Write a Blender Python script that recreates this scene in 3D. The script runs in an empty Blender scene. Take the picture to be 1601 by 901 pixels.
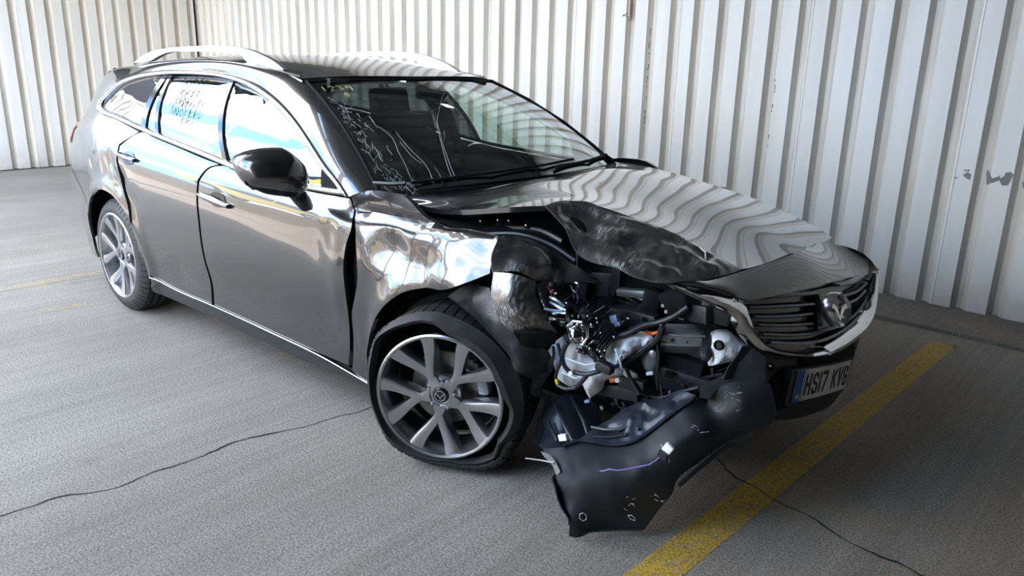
import bpy, bmesh, math, random
import numpy as np
from mathutils import Vector, Matrix, noise
from mathutils.geometry import delaunay_2d_cdt

SC = bpy.context.scene
COL = SC.collection

# ------------------------------------------------------------------ camera, sky, sun, exposure
cd = bpy.data.cameras.new('camera'); cam = bpy.data.objects.new('camera', cd); COL.objects.link(cam)
cd.sensor_fit = 'HORIZONTAL'; cd.sensor_width = 36.0; cd.lens = 1213.76/1601*36; cd.clip_start = .05; cd.clip_end = 300
_R = ((0.75192651, -0.20114459, 0.62781157), (0.65883538, 0.19563407, -0.72640433), (0.02329096, 0.95982715, 0.27962352))
cam.matrix_world = Matrix(((*_R[0], 1.86147677), (*_R[1], -2.7118176), (*_R[2], 1.47499711), (0, 0, 0, 1)))
SC.camera = cam
SC.view_settings.view_transform = 'Standard'; SC.view_settings.look = 'None'
SC.view_settings.gamma = 1.0; SC.view_settings.use_curve_mapping = False
SC.view_settings.exposure = 0.3

W = bpy.data.worlds.new('sky'); SC.world = W; W.use_nodes = True
nt = W.node_tree; nt.nodes.clear()
o = nt.nodes.new('ShaderNodeOutputWorld'); bg = nt.nodes.new('ShaderNodeBackground'); bg.inputs[1].default_value = 9.6
tc = nt.nodes.new('ShaderNodeTexCoord'); nz = nt.nodes.new('ShaderNodeTexNoise'); nz.inputs['Scale'].default_value = 2.6; nz.inputs['Detail'].default_value = 7
mp = nt.nodes.new('ShaderNodeMapping'); mp.inputs['Scale'].default_value = (1, 1, 2.2)
rp = nt.nodes.new('ShaderNodeValToRGB'); rp.color_ramp.elements[0].position = .44; rp.color_ramp.elements[0].color = (.22, .46, .82, 1)
rp.color_ramp.elements[1].position = .56; rp.color_ramp.elements[1].color = (.86, .85, .83, 1)
nt.links.new(tc.outputs['Generated'], mp.inputs[0]); nt.links.new(mp.outputs[0], nz.inputs['Vector']); nt.links.new(nz.outputs[0], rp.inputs[0])
nt.links.new(rp.outputs[0], bg.inputs[0]); nt.links.new(bg.outputs[0], o.inputs[0])

sd = bpy.data.lights.new('sun', 'SUN'); sd.energy = 30.0; sd.angle = math.radians(.6); sd.color = (1, .94, .84)
sun = bpy.data.objects.new('sun', sd); COL.objects.link(sun)
sun.rotation_euler = Vector((.25, .62, .95)).to_track_quat('Z', 'Y').to_euler()

# ------------------------------------------------------------------ body surface functions
def hermite(x, xs, ys):
    xs = np.asarray(xs, float); ys = np.asarray(ys, float)
    x = np.clip(np.asarray(x, float), xs[0], xs[-1])
    m = np.gradient(ys, xs)
    i = np.clip(np.searchsorted(xs, x) - 1, 0, len(xs) - 2)
    h = xs[i+1] - xs[i]; t = (x - xs[i]) / h
    return ((2*t**3-3*t**2+1)*ys[i] + (t**3-2*t**2+t)*h*m[i] + (-2*t**3+3*t**2)*ys[i+1] + (t**3-t**2)*h*m[i+1])

def belt(x):
    return 0.915 - 0.073*np.clip(x, -3.9, 0.4) - .13*np.clip((-2.95 - x)/.55, 0, 1)**1.5

U_K = [0, .10, .20, .32, .5, .66, .78, .88, .95, 1.0]
W_K = [.82, .85, .872, .890, .912, .920, .917, .903, .883, .858]
TX_K = [-3.95, -3.85, -3.7, -3.45, -3.2, -2.9, -2.6, -2.0, -1.0, -.3, .1, .4, .6, .8, .95, 1.1]
TP_K = [.50, .33, .19, .085, .035, .008, 0, 0, 0, .002, .015, .045, .10, .21, .40, .70]

def body_half(x, z):
    """half width of the car body at station x and height z"""
    zb = belt(x) - 0.02
    u = np.clip(z / zb, 0, 1)
    lo = hermite(u, U_K, W_K)
    dz = np.maximum(z - zb, 0)
    hi = lo - .06*dz - 1.42*dz*dz
    rear = np.clip((-2.3 - x)/1.0, 0, 1.5)
    hi = hi - .06*rear**1.6*hermite(z - zb, [-.1, 0, .04, .10, .2, .5], [0, .1, .5, .85, 1, 1.05])
    return hi - hermite(x, TX_K, TP_K)

def roof_z(x, y):
    c = hermite(x, [-3.7, -3.4, -3.0, -2.4, -1.8, -1.4, -1.1, -.9], [1.30, 1.37, 1.435, 1.480, 1.482, 1.445, 1.390, 1.35])
    return c - hermite(x, [-3.4, -2.9, -1.9, -1.35, -1.1], [.05, .04, .035, .035, .02])*(np.abs(y)/.6)**2.6

def nose_x(y, z):
    return 1.02 - .26*np.maximum(z-.45, 0) - .10*np.maximum(.42-z, 0) - np.where(y > .05, .05, .22)*(y-.05)**2 - .5*np.maximum(-(y-.05)-.42, 0)**2

def screen_pt(s, t):
    """windscreen: s -1..1 across (negative = driver side), t 0 at the cowl .. 1 at the roof"""
    q = 1 - s*s
    b = np.array([-.50 + .22*q, .79*s, .985 + .03*q])
    r = np.array([-1.20 + .085*q, .612*s, 1.368 + .012*q])
    p = b*(1-t) + r*t
    k = .035*math.sin(math.pi*min(max(t, 0), 1))
    return p + np.array([k*.45, 0, k*.9])


# ------------------------------------------------------------------ materials
def new_mat(name):
    m = bpy.data.materials.new(name); m.use_nodes = True
    b = m.node_tree.nodes['Principled BSDF']; return m, m.node_tree, b
def setin(b, **k):
    for n, v in k.items():
        n = n.replace('_', ' ')
        if n in b.inputs:
            b.inputs[n].default_value = (*v, 1) if isinstance(v, tuple) and len(v) == 3 else v
def simple(name, col, rough=.5, metal=0., bump=0, bscale=60, var=0, **k):
    m, t, b = new_mat(name); setin(b, Base_Color=col, Roughness=rough, Metallic=metal, **k)
    if bump or var:
        tc = t.nodes.new('ShaderNodeTexCoord'); n = t.nodes.new('ShaderNodeTexNoise'); n.inputs['Scale'].default_value = bscale; n.inputs['Detail'].default_value = 5
        t.links.new(tc.outputs['Object'], n.inputs['Vector'])
        if bump:
            bp = t.nodes.new('ShaderNodeBump'); bp.inputs['Strength'].default_value = bump; bp.inputs['Distance'].default_value = .004
            t.links.new(n.outputs[0], bp.inputs['Height']); t.links.new(bp.outputs[0], b.inputs['Normal'])
        if var:
            mx = t.nodes.new('ShaderNodeMix'); mx.data_type = 'RGBA'
            mx.inputs[6].default_value = (*[c*(1-var) for c in col], 1); mx.inputs[7].default_value = (*[min(1, c*(1+var)) for c in col], 1)
            n2 = t.nodes.new('ShaderNodeTexNoise'); n2.inputs['Scale'].default_value = bscale*.2; n2.inputs['Detail'].default_value = 6
            t.links.new(tc.outputs['Object'], n2.inputs['Vector']); t.links.new(n2.outputs[0], mx.inputs[0]); t.links.new(mx.outputs[2], b.inputs['Base Color'])
    return m

def ramp(t, src, p0, c0, p1, c1):
    r = t.nodes.new('ShaderNodeValToRGB'); r.color_ramp.elements[0].position = p0; r.color_ramp.elements[0].color = (*c0, 1)
    r.color_ramp.elements[1].position = p1; r.color_ramp.elements[1].color = (*c1, 1); t.links.new(src, r.inputs[0]); return r
def tex(t, kind, scale, detail=5, vec=None, rough=.55):
    n = t.nodes.new('ShaderNodeTex' + kind); n.inputs['Scale'].default_value = scale
    if kind == 'Noise': n.inputs['Detail'].default_value = detail; n.inputs['Roughness'].default_value = rough
    if vec is not None: t.links.new(vec, n.inputs['Vector'])
    return n
def mapping(t, scale=(1, 1, 1), loc=(0, 0, 0), rot=(0, 0, 0)):
    tc = t.nodes.new('ShaderNodeTexCoord'); m = t.nodes.new('ShaderNodeMapping')
    m.inputs['Scale'].default_value = scale; m.inputs['Location'].default_value = loc; m.inputs['Rotation'].default_value = rot
    t.links.new(tc.outputs['Object'], m.inputs[0]); return m
def mixc(t, fac, a, b, mode='MIX'):
    m = t.nodes.new('ShaderNodeMix'); m.data_type = 'RGBA'; m.blend_type = mode
    if isinstance(fac, float): m.inputs[0].default_value = fac
    else: t.links.new(fac, m.inputs[0])
    for i, v in ((6, a), (7, b)):
        if isinstance(v, tuple): m.inputs[i].default_value = (*v, 1)
        else: t.links.new(v, m.inputs[i])
    return m.outputs[2]

PAINT = (.078, .072, .071)
def paint_mat(name, scuff=0.0):
    m, t, b = new_mat(name); setin(b, Base_Color=PAINT, Metallic=.85, Roughness=.24, Coat_Weight=1.0, Coat_Roughness=.015, Coat_IOR=1.62)
    mp = mapping(t)
    if scuff:
        big = tex(t, 'Noise', 7, 3, mp.outputs[0]); mask = ramp(t, big.outputs[0], .46, (0, 0, 0), .66, (1, 1, 1))
        ms = mapping(t, (190, 14, 60), rot=(.4, .5, .6)); st = tex(t, 'Noise', 1, 6, ms.outputs[0]); sr = ramp(t, st.outputs[0], .47, (0, 0, 0), .66, (1, 1, 1))
        mul = t.nodes.new('ShaderNodeMath'); mul.operation = 'MULTIPLY'; t.links.new(mask.outputs[0], mul.inputs[0]); t.links.new(sr.outputs[0], mul.inputs[1])
        t.links.new(mixc(t, mul.outputs[0], (.17, .155, .145), (.62, .58, .52)), b.inputs['Base Color'])
        for nm, a, c in (('Roughness', .32, .6), ('Metallic', .8, .15), ('Coat Weight', 1, .1)):
            mr = t.nodes.new('ShaderNodeMapRange'); mr.inputs[3].default_value = a; mr.inputs[4].default_value = c
            t.links.new(mul.outputs[0], mr.inputs[0]); t.links.new(mr.outputs[0], b.inputs[nm])
    return m
M = {}
M['paint'] = paint_mat('grey_metallic_paint')
M['paint_scuffed'] = paint_mat('scraped_grey_paint', .45)
M['black'] = simple('black_plastic', (.018, .018, .02), .42, bump=.3, bscale=120, var=.3)
M['matt'] = simple('matt_black_plastic', (.010, .010, .011), .8, bump=.3, bscale=90, Specular_IOR_Level=.15)
M['gloss'] = simple('gloss_black', (.01, .01, .012), .12)
M['liner'] = simple('blue_black_plastic', (.022, .027, .038), .36, bump=.2, bscale=40, var=.3)
M['chrome'] = simple('chrome', (.82, .82, .82), .08, 1.0)
M['satin'] = simple('satin_chrome', (.62, .62, .64), .22, 1.0)
M['rail'] = simple('satin_silver', (.62, .64, .68), .33, .9)
M['alloy'] = simple('dark_alloy', (.46, .46, .47), .26, .95, var=.15, bscale=30)
M['alloy_lip'] = simple('machined_alloy', (.62, .62, .63), .25, 1.0)
M['steel'] = simple('grey_steel', (.30, .31, .31), .42, .6, bump=.1, var=.2)
M['badge'] = simple('silver_badge', (.92, .92, .93), .22, .9)
M['disc'] = simple('brake_disc', (.30, .28, .26), .4, 1.0)
M['white'] = simple('white_plastic', (.93, .94, .95), .38, bump=.3, bscale=25, var=.1, Subsurface_Weight=.0)
M['foam'] = simple('white_foam', (.78, .81, .84), .8, bump=.8, bscale=160)
M['mirror'] = simple('reflector_silver', (.85, .84, .82), .1, 1.0, bump=.5, bscale=40)
M['red'] = simple('red_lens', (.55, .02, .03), .12, Coat_Weight=1.0)
M['lilac'] = simple('lilac_wire', (.33, .22, .62), .4)
M['yellowtape'] = simple('yellow_plastic', (.75, .6, .02), .4)
M['orange'] = simple('orange_plastic', (.7, .16, .03), .4)
M['bluegrey'] = simple('blue_grey_plastic', (.28, .34, .46), .4)
M['plate'] = simple('white_reflective_plate', (.88, .88, .86), .35)
M['plate_blue'] = simple('plate_blue', (.02, .13, .55), .35)
M['ink'] = simple('black_lettering', (.008, .008, .009), .4)
M['seat'] = simple('dark_seat_cloth', (.03, .03, .032), .7)
M['bumper_dark'] = simple('dark_bumper_paint', (.035, .034, .036), .3, .4, Coat_Weight=.8, Coat_Roughness=.1)
M['bumper_torn'] = simple('scuffed_dark_bumper', (.011, .012, .015), .55, bump=.25, bscale=30, var=.35)
M['slat'] = simple('grey_slat', (.10, .10, .105), .3, .6)
M['crack'] = simple('bright_glass_edge', (.30, .32, .31), .3)
M['scratch'] = simple('pale_scratch', (.5, .5, .5), .6)
M['primer'] = simple('pale_torn_edge', (.55, .5, .42), .6)

def glass_mat(name, tint, ior=1.5, extra=0.0):
    m = bpy.data.materials.new(name); m.use_nodes = True; t = m.node_tree; t.nodes.clear()
    o = t.nodes.new('ShaderNodeOutputMaterial'); tr = t.nodes.new('ShaderNodeBsdfTransparent'); tr.inputs[0].default_value = (*tint, 1)
    gl = t.nodes.new('ShaderNodeBsdfGlossy'); gl.inputs['Roughness'].default_value = 0.0; gl.inputs[0].default_value = (.95, .97, 1, 1)
    f = t.nodes.new('ShaderNodeFresnel'); f.inputs[0].default_value = ior; mx = t.nodes.new('ShaderNodeMixShader')
    ge = t.nodes.new('ShaderNodeNewGeometry'); io = t.nodes.new('ShaderNodeMapRange'); io.inputs[3].default_value = ior; io.inputs[4].default_value = 1/ior
    t.links.new(ge.outputs['Backfacing'], io.inputs[0]); t.links.new(io.outputs[0], f.inputs[0])
    mr = t.nodes.new('ShaderNodeMath'); mr.operation = 'MULTIPLY_ADD'; mr.inputs[1].default_value = 1.0; mr.inputs[2].default_value = extra; mr.use_clamp = True
    t.links.new(f.outputs[0], mr.inputs[0]); t.links.new(mr.outputs[0], mx.inputs[0]); t.links.new(tr.outputs[0], mx.inputs[1]); t.links.new(gl.outputs[0], mx.inputs[2]); t.links.new(mx.outputs[0], o.inputs[0])
    return m
M['windscreen'] = glass_mat('windscreen_glass', (.70, .82, .75), 1.75, .13)
M['side_glass'] = glass_mat('side_glass', (.74, .86, .80), 1.9, .08)
M['privacy'] = glass_mat('privacy_glass', (.14, .16, .155), 2.0, .10)

def rubber():
    m, t, b = new_mat('tyre_rubber'); setin(b, Roughness=.62)
    mp = mapping(t); n = tex(t, 'Noise', 9, 6, mp.outputs[0]); r = ramp(t, n.outputs[0], .3, (.010, .0098, .0095), .75, (.034, .031, .028)); t.links.new(r.outputs[0], b.inputs['Base Color'])
    return m
M['rubber'] = rubber(); M['rubber_groove'] = simple('shaded_groove_rubber', (.006, .006, .006), .8)  # groove colour is darkened to stand in for shade in the tread

def concrete(name, dark=1.0):
    m, t, b = new_mat(name); setin(b, Roughness=.82)
    mp = mapping(t); br = mapping(t, (34, .9, 1)); br2 = mapping(t, (9, .35, 1))
    big = tex(t, 'Noise', .55, 4, mp.outputs[0]); base = ramp(t, big.outputs[0], .3, (.225*dark, .190*dark, .157*dark), .7, (.345*dark, .302*dark, .256*dark))
    s1 = tex(t, 'Noise', 1, 3, br.outputs[0]); s2 = tex(t, 'Noise', 1, 3, br2.outputs[0])
    sp = tex(t, 'Noise', 120, 3, mp.outputs[0], .7); grit = ramp(t, sp.outputs[0], .38, (.30, .30, .30), .60, (1.12, 1.1, 1.08))
    c = mixc(t, .75, base.outputs[0], grit.outputs[0], 'MULTIPLY')
    st = ramp(t, s1.outputs[0], .36, (.72, .70, .68), .62, (1.1, 1.1, 1.1)); c = mixc(t, .32, c, st.outputs[0], 'MULTIPLY')
    st2 = ramp(t, s2.outputs[0], .35, (.80, .78, .76), .65, (1.08, 1.08, 1.08)); c = mixc(t, .42, c, st2.outputs[0], 'MULTIPLY')
    rn = tex(t, 'Noise', 1.3, 5, mp.outputs[0]); rr = ramp(t, rn.outputs[0], .60, (0, 0, 0), .78, (.4, .4, .4)); c = mixc(t, rr.outputs[0], c, (.36, .26, .13))
    ob = tex(t, 'Noise', 3.2, 5, mp.outputs[0]); oo = ramp(t, ob.outputs[0], .66, (0, 0, 0), .80, (.55, .55, .55)); c = mixc(t, oo.outputs[0], c, (.07, .066, .062))
    t.links.new(c, b.inputs['Base Color'])
    bp = t.nodes.new('ShaderNodeBump'); bp.inputs['Strength'].default_value = .65; bp.inputs['Distance'].default_value = .006
    ad = t.nodes.new('ShaderNodeMath'); ad.operation = 'ADD'; t.links.new(sp.outputs[0], ad.inputs[0]); t.links.new(s1.outputs[0], ad.inputs[1]); t.links.new(ad.outputs[0], bp.inputs['Height']); t.links.new(bp.outputs[0], b.inputs['Normal'])
    return m, t, b, c, grit
M['concrete'] = concrete('brushed_concrete')[0]
M['kerb'] = concrete('kerb_concrete', .75)[0]
def yellow_paint(name, worn):
    m, t, b, c, grit = concrete(name); mp = mapping(t)
    w1 = tex(t, 'Noise', 26, 6, mp.outputs[0], .75); k = ramp(t, w1.outputs[0], worn-.10, (0, 0, 0), worn+.12, (1, 1, 1))
    y = mixc(t, .8, (.56, .345, .035), grit.outputs[0], 'MULTIPLY')
    t.links.new(mixc(t, k.outputs[0], c, y), b.inputs['Base Color']); return m
M['yellow'] = yellow_paint('worn_yellow_paint', .40)
M['yellow_faded'] = yellow_paint('faded_yellow_paint', .60)

def wall_paint(name, dirt=1.0):
    m, t, b = new_mat(name); setin(b, Roughness=.48)
    mp = mapping(t); sx = t.nodes.new('ShaderNodeSeparateXYZ'); t.links.new(mp.outputs[0], sx.inputs[0])
    v = mapping(t, (6, 6, .5)); n = tex(t, 'Noise', 1, 5, v.outputs[0]); base = ramp(t, n.outputs[0], .25, (.69, .655, .59), .75, (.81, .785, .73))
    sp = tex(t, 'Noise', 16, 6, mp.outputs[0], .8); chips = ramp(t, sp.outputs[0], .745, (0, 0, 0), .76, (1, 1, 1)); c = mixc(t, chips.outputs[0], base.outputs[0], (.22, .17, .13))
    # dirt splashed up from the ground
    mr = t.nodes.new('ShaderNodeMapRange'); mr.inputs[1].default_value = 0; mr.inputs[2].default_value = .55; mr.inputs[3].default_value = 1; mr.inputs[4].default_value = 0; t.links.new(sx.outputs[2], mr.inputs[0])
    pw = t.nodes.new('ShaderNodeMath'); pw.operation = 'POWER'; pw.inputs[1].default_value = 2.2; t.links.new(mr.outputs[0], pw.inputs[0])
    dn = tex(t, 'Noise', 5, 6, mp.outputs[0]); ml = t.nodes.new('ShaderNodeMath'); ml.operation = 'MULTIPLY'; t.links.new(pw.outputs[0], ml.inputs[0]); t.links.new(dn.outputs[0], ml.inputs[1])
    c = mixc(t, ml.outputs[0], c, (.20, .16, .12)); t.links.new(c, b.inputs['Base Color']); return m, t, b, c
M['wall'] = wall_paint('white_painted_steel')[0]
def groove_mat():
    m, t, b, c = wall_paint('shaded_groove_paint')
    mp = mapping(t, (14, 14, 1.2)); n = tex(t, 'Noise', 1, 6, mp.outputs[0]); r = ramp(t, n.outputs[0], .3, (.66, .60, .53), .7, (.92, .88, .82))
    c2 = mixc(t, .9, c, r.outputs[0], 'MULTIPLY')  # tan multiply puts the shade of the grooves into the paint colour
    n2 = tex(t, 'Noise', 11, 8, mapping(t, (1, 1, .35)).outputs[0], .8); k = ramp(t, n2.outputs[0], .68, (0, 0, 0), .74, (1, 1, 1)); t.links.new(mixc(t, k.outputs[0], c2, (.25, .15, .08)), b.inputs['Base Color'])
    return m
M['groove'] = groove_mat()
M['deck'] = simple('dark_steel_deck', (.15, .15, .155), .6, .2, var=.3, bscale=10)
M['beam'] = simple('beam_steel', (.06, .06, .063), .6, .1)
def emis(name, col, s):
    m, t, b = new_mat(name); setin(b, Base_Color=col, Emission_Color=col, Emission_Strength=s); return m
M['lamp'] = emis('cool_lamp', (.7, .85, 1.0), 9)

# ------------------------------------------------------------------ mesh helpers
def link(name, me, mat, parent=None, **props):
    ob = bpy.data.objects.new(name, me); COL.objects.link(ob)
    if mat is not None:
        for mm in (mat if isinstance(mat, (list, tuple)) else [mat]):
            me.materials.append(M[mm] if isinstance(mm, str) else mm)
    if parent is not None: ob.parent = parent
    for k, v in props.items(): ob[k] = v
    return ob
def mesh(name, V, F, mat, parent=None, smooth=True, sharp=None, mi=None, **props):
    me = bpy.data.meshes.new(name); me.from_pydata([tuple(map(float, v)) for v in V], [], [tuple(f) for f in F]); me.update()
    bm = bmesh.new(); bm.from_mesh(me); bmesh.ops.recalc_face_normals(bm, faces=bm.faces)
    if sharp is not None:
        for e in bm.edges:
            if len(e.link_faces) == 2 and e.calc_face_angle(0) > math.radians(sharp): e.smooth = False
    bm.to_mesh(me); bm.free()
    me.polygons.foreach_set('use_smooth', [smooth]*len(me.polygons))
    if mi: me.polygons.foreach_set('material_index', mi)
    return link(name, me, mat, parent, **props)
class MB:
    def __init__(s): s.v = []; s.f = []
    def add(s, V, F):
        n = len(s.v); s.v += [tuple(map(float, v)) for v in V]; s.f += [tuple(i+n for i in f) for f in F]; return s
    def box(s, c, d, rot=None, bev=0.0):
        hx, hy, hz = d[0]/2, d[1]/2, d[2]/2; c = Vector(c)
        if bev:
            bm = bmesh.new(); bmesh.ops.create_cube(bm, size=1); bmesh.ops.scale(bm, vec=d, verts=bm.verts)
            bmesh.ops.bevel(bm, geom=list(bm.edges), offset=bev, segments=2, affect='EDGES', profile=.6)
            V = [v.co.copy() for v in bm.verts]; F = [[v.index for v in f.verts] for f in bm.faces]; bm.free()
        else:
            V = [Vector((x, y, z)) for x in (-hx, hx) for y in (-hy, hy) for z in (-hz, hz)]
            F = [(0, 1, 3, 2), (4, 6, 7, 5), (0, 4, 5, 1), (2, 3, 7, 6), (0, 2, 6, 4), (1, 5, 7, 3)]
        if rot is not None: V = [rot @ v for v in V]
        return s.add([v + c for v in V], F)
    def tube(s, P, r, n=8, caps=True):
        P = [Vector(p) for p in P]; R = r if isinstance(r, (list, tuple)) else [r]*len(P)
        V = []; up = Vector((0, 0, 1)); prev = None
        for i, p in enumerate(P):
            t = (P[min(i+1, len(P)-1)] - P[max(i-1, 0)]).normalized()
            if prev is None: a = t.cross(up); a = a.normalized() if a.length > .1 else t.cross(Vector((1, 0, 0))).normalized()
            else: a = (prev - t*prev.dot(t)).normalized()
            prev = a; b = t.cross(a)
            V += [p + (a*math.cos(2*math.pi*k/n) + b*math.sin(2*math.pi*k/n))*R[i] for k in range(n)]
        F = [(i*n+k, i*n+(k+1) % n, (i+1)*n+(k+1) % n, (i+1)*n+k) for i in range(len(P)-1) for k in range(n)]
        if caps: F += [tuple(range(n))[::-1], tuple((len(P)-1)*n+k for k in range(n))]
        return s.add(V, F)
    def cyl(s, a, b, r, n=16, r2=None): return s.tube([a, b], [r, r if r2 is None else r2], n)
    def lathe(s, prof, c, axis, n=32, closed=False):
        ax = Vector(axis).normalized(); u = ax.cross(Vector((0, 0, 1))); u = u.normalized() if u.length > .1 else Vector((1, 0, 0)); w = ax.cross(u); c = Vector(c)
        V = [c + ax*h + (u*math.cos(2*math.pi*k/n) + w*math.sin(2*math.pi*k/n))*r for r, h in prof for k in range(n)]
        m = len(prof); F = [(i*n+k, i*n+(k+1) % n, ((i+1) % m)*n+(k+1) % n, ((i+1) % m)*n+k) for i in range(m if closed else m-1) for k in range(n)]
        return s.add(V, F)
    def sphere(s, c, r, n=10):
        return s.lathe([(r*math.sin(math.pi*i/n)+1e-5, -r*math.cos(math.pi*i/n)) for i in range(n+1)], c, (0, 0, 1), n*2)
    def build(s, name, mat, parent=None, smooth=True, sharp=35, **k): return mesh(name, s.v, s.f, mat, parent, smooth, sharp, **k)

def dense(P, step, closed=False, corner=38):
    """resample a traced polyline with smooth tangents, keeping real corners sharp"""
    P = [np.array(p, float) for p in P]; n = len(P); T = []
    for i in range(n):
        a = P[i-1] if (closed or i > 0) else None; b = P[(i+1) % n] if (closed or i < n-1) else None
        if a is None or b is None: T.append((None, None)); continue
        d0 = P[i]-a; d1 = b-P[i]; l0 = np.linalg.norm(d0)+1e-9; l1 = np.linalg.norm(d1)+1e-9
        ang = math.degrees(math.acos(max(-1, min(1, float(d0@d1/(l0*l1))))))
        if ang > corner: T.append((None, None))
        else: t = (d0/l0*l1 + d1/l1*l0)/(l0+l1); T.append((t, t))
    out = []
    for i in range(n if closed else n-1):
        a, b = P[i], P[(i+1) % n]; L = np.linalg.norm(b-a); m = max(1, int(round(L/step)))
        t0 = T[i][1]; t1 = T[(i+1) % n][0]; ch = (b-a)/(L+1e-9); t0 = ch if t0 is None else t0; t1 = ch if t1 is None else t1
        for k in range(m):
            t = k/m; out.append((2*t**3-3*t**2+1)*a + (t**3-2*t**2+t)*L*t0 + (-2*t**3+3*t**2)*b + (t**3-t**2)*L*t1)
    if not closed: out.append(P[-1])
    return out

def cdt_fill(poly, step, holes=()):
    poly = [np.array(p[:2], float) for p in poly]; n = len(poly)
    A = np.array(poly); lo = A.min(0); hi = A.max(0)
    def inside(q, B):
        x, y = q; c = False; j = len(B)-1
        for i in range(len(B)):
            if (B[i][1] > y) != (B[j][1] > y) and x < (B[j][0]-B[i][0])*(y-B[i][1])/(B[j][1]-B[i][1])+B[i][0]: c = not c
            j = i
        return c
    pts = [Vector(p) for p in poly]; xs = np.arange(lo[0]+step*.5, hi[0], step); ys = np.arange(lo[1]+step*.5, hi[1], step)
    for j, y in enumerate(ys):
        for x in xs:
            q = (x + (step*.5 if j % 2 else 0), y)
            if inside(q, A) and np.min(((A-q)**2).sum(1)) > (step*.45)**2: pts.append(Vector(q))
    vo, eo, fo, _, _, _ = delaunay_2d_cdt(pts, [], [list(range(n))], 1, 1e-6)
    vo = [np.array(v) for v in vo]
    # boundary order
    cnt = {}
    for f in fo:
        for i in range(len(f)):
            e = (f[i], f[(i+1) % len(f)]); k = (min(e), max(e)); cnt.setdefault(k, []).append(e)
    bnd = [v[0] for v in cnt.values() if len(v) == 1]
    return vo, [tuple(f) for f in fo], bnd

def panel(name, outline, fn, mat, parent=None, step=.03, thick=.014, dir_fn=None, corner=38, estep=None, **k):
    """a sheet cut to a 2-D outline, laid on the surface fn(a, b) and folded back at its rim"""
    P = dense(outline, estep or step*.7, True, corner); vo, F, bnd = cdt_fill(P, step)
    V = [np.array(fn(*p)) for p in vo]; n = len(V); F = list(F)
    D = [np.array(dir_fn(*p)) if dir_fn else None for p in vo]; ix = {}
    for a, b in bnd:
        for q in (a, b):
            if q not in ix: ix[q] = len(V); V.append(V[q] + D[q]*thick)
    F += [(b, a, ix[a], ix[b]) for a, b in bnd]
    return mesh(name, V, F, mat, parent, True, 50, **k)

def rbf(P, vals, lam=1e-4):
    P = np.array(P, float); v = np.array(vals, float); n = len(P)
    def U(r2): return np.where(r2 > 1e-12, r2*np.log(np.maximum(r2, 1e-12)), 0)
    K = U(((P[:, None]-P[None])**2).sum(-1)) + lam*np.eye(n); A = np.zeros((n+3, n+3)); A[:n, :n] = K; A[:n, n] = 1; A[:n, n+1:] = P; A[n, :n] = 1; A[n+1:, :n] = P.T
    w = np.linalg.solve(A, np.concatenate([v, np.zeros(3)]))
    return lambda q: float(U(((P-np.array(q))**2).sum(1))@w[:n] + w[n] + w[n+1]*q[0] + w[n+2]*q[1])

def crumple(p, amp, sc, seed=0):
    q = Vector(p)*sc + Vector((seed*7.3, seed*3.1, 0)); return amp*(noise.noise(q) + .9*(.5-abs(noise.noise(q*1.9))) + .35*noise.noise(q*4.1))
def sheet(name, outline, inner=(), mat='black', parent=None, step=.02, thick=.006, amp=0., sc=9., seed=0, puff=0., corner=38, lam=1e-4, **k):
    """a bent sheet through free 3-D points: outline + inner control points"""
    O3 = [np.array(p, float) for p in outline]; I3 = [np.array(p, float) for p in inner]
    A = np.array(O3); c = A.mean(0); _, _, Vt = np.linalg.svd(A-c); u, v, w = Vt
    if w @ (np.array([1.86, -2.71, 1.47])-c) < 0: w = -w
    O2 = [((p-c)@u, (p-c)@v) for p in O3]; h = rbf(O2 + [((p-c)@u, (p-c)@v) for p in I3], [(p-c)@w for p in O3+I3], lam)
    P = dense(O2, step*.7, True, corner); vo, F, bnd = cdt_fill(P, step); B = np.array(P)
    V = []; V2 = []
    for q in vo:
        p = c + u*q[0] + v*q[1] + w*h(q)
        e = float(np.sqrt(((B-q)**2).sum(1).min()))
        if amp: p = p + w*crumple(p, amp, sc, seed)*min(1, e/.03 + .12)
        if puff: pf = puff*math.sqrt(min(1, e/max(puff, 1e-3)/1.1)); V.append(p + w*pf); V2.append(p - w*(pf+thick))
        else: V.append(p); V2.append(p - w*thick)
    n = len(V); F = list(F); G = [tuple(i+n for i in f[::-1]) for f in F] + [(b, a, a+n, b+n) for a, b in bnd]
    return mesh(name, V+V2, F+G, mat, parent, True, 48, **k)

def loft(name, A, B, mat, parent=None, seg=6, bulge=0., bdir=(0, -1, 1), flat=False, thick=0, **k):
    """skin between two space curves with the same number of points"""
    A = [np.array(a, float) for a in A]; B = [np.array(b, float) for b in B]; bd = np.array(bdir, float); bd /= np.linalg.norm(bd); m = len(A)
    V = []
    for i in range(m):
        for j in range(seg+1):
            t = j/seg; V.append(A[i]*(1-t)+B[i]*t + bd*bulge*4*t*(1-t))
    F = [(i*(seg+1)+j, (i+1)*(seg+1)+j, (i+1)*(seg+1)+j+1, i*(seg+1)+j+1) for i in range(m-1) for j in range(seg)]
    return mesh(name, V, F, mat, parent, True, 60, **k)
def resample(P, n):
    P = [np.array(p, float) for p in dense(P, .02, False, 60)]; d = [0]
    for i in range(1, len(P)): d.append(d[-1]+np.linalg.norm(P[i]-P[i-1]))
    s = np.linspace(0, d[-1], n); A = np.array(P); return [np.array([np.interp(q, d, A[:, j]) for j in range(A.shape[1])]) for q in s]
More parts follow.
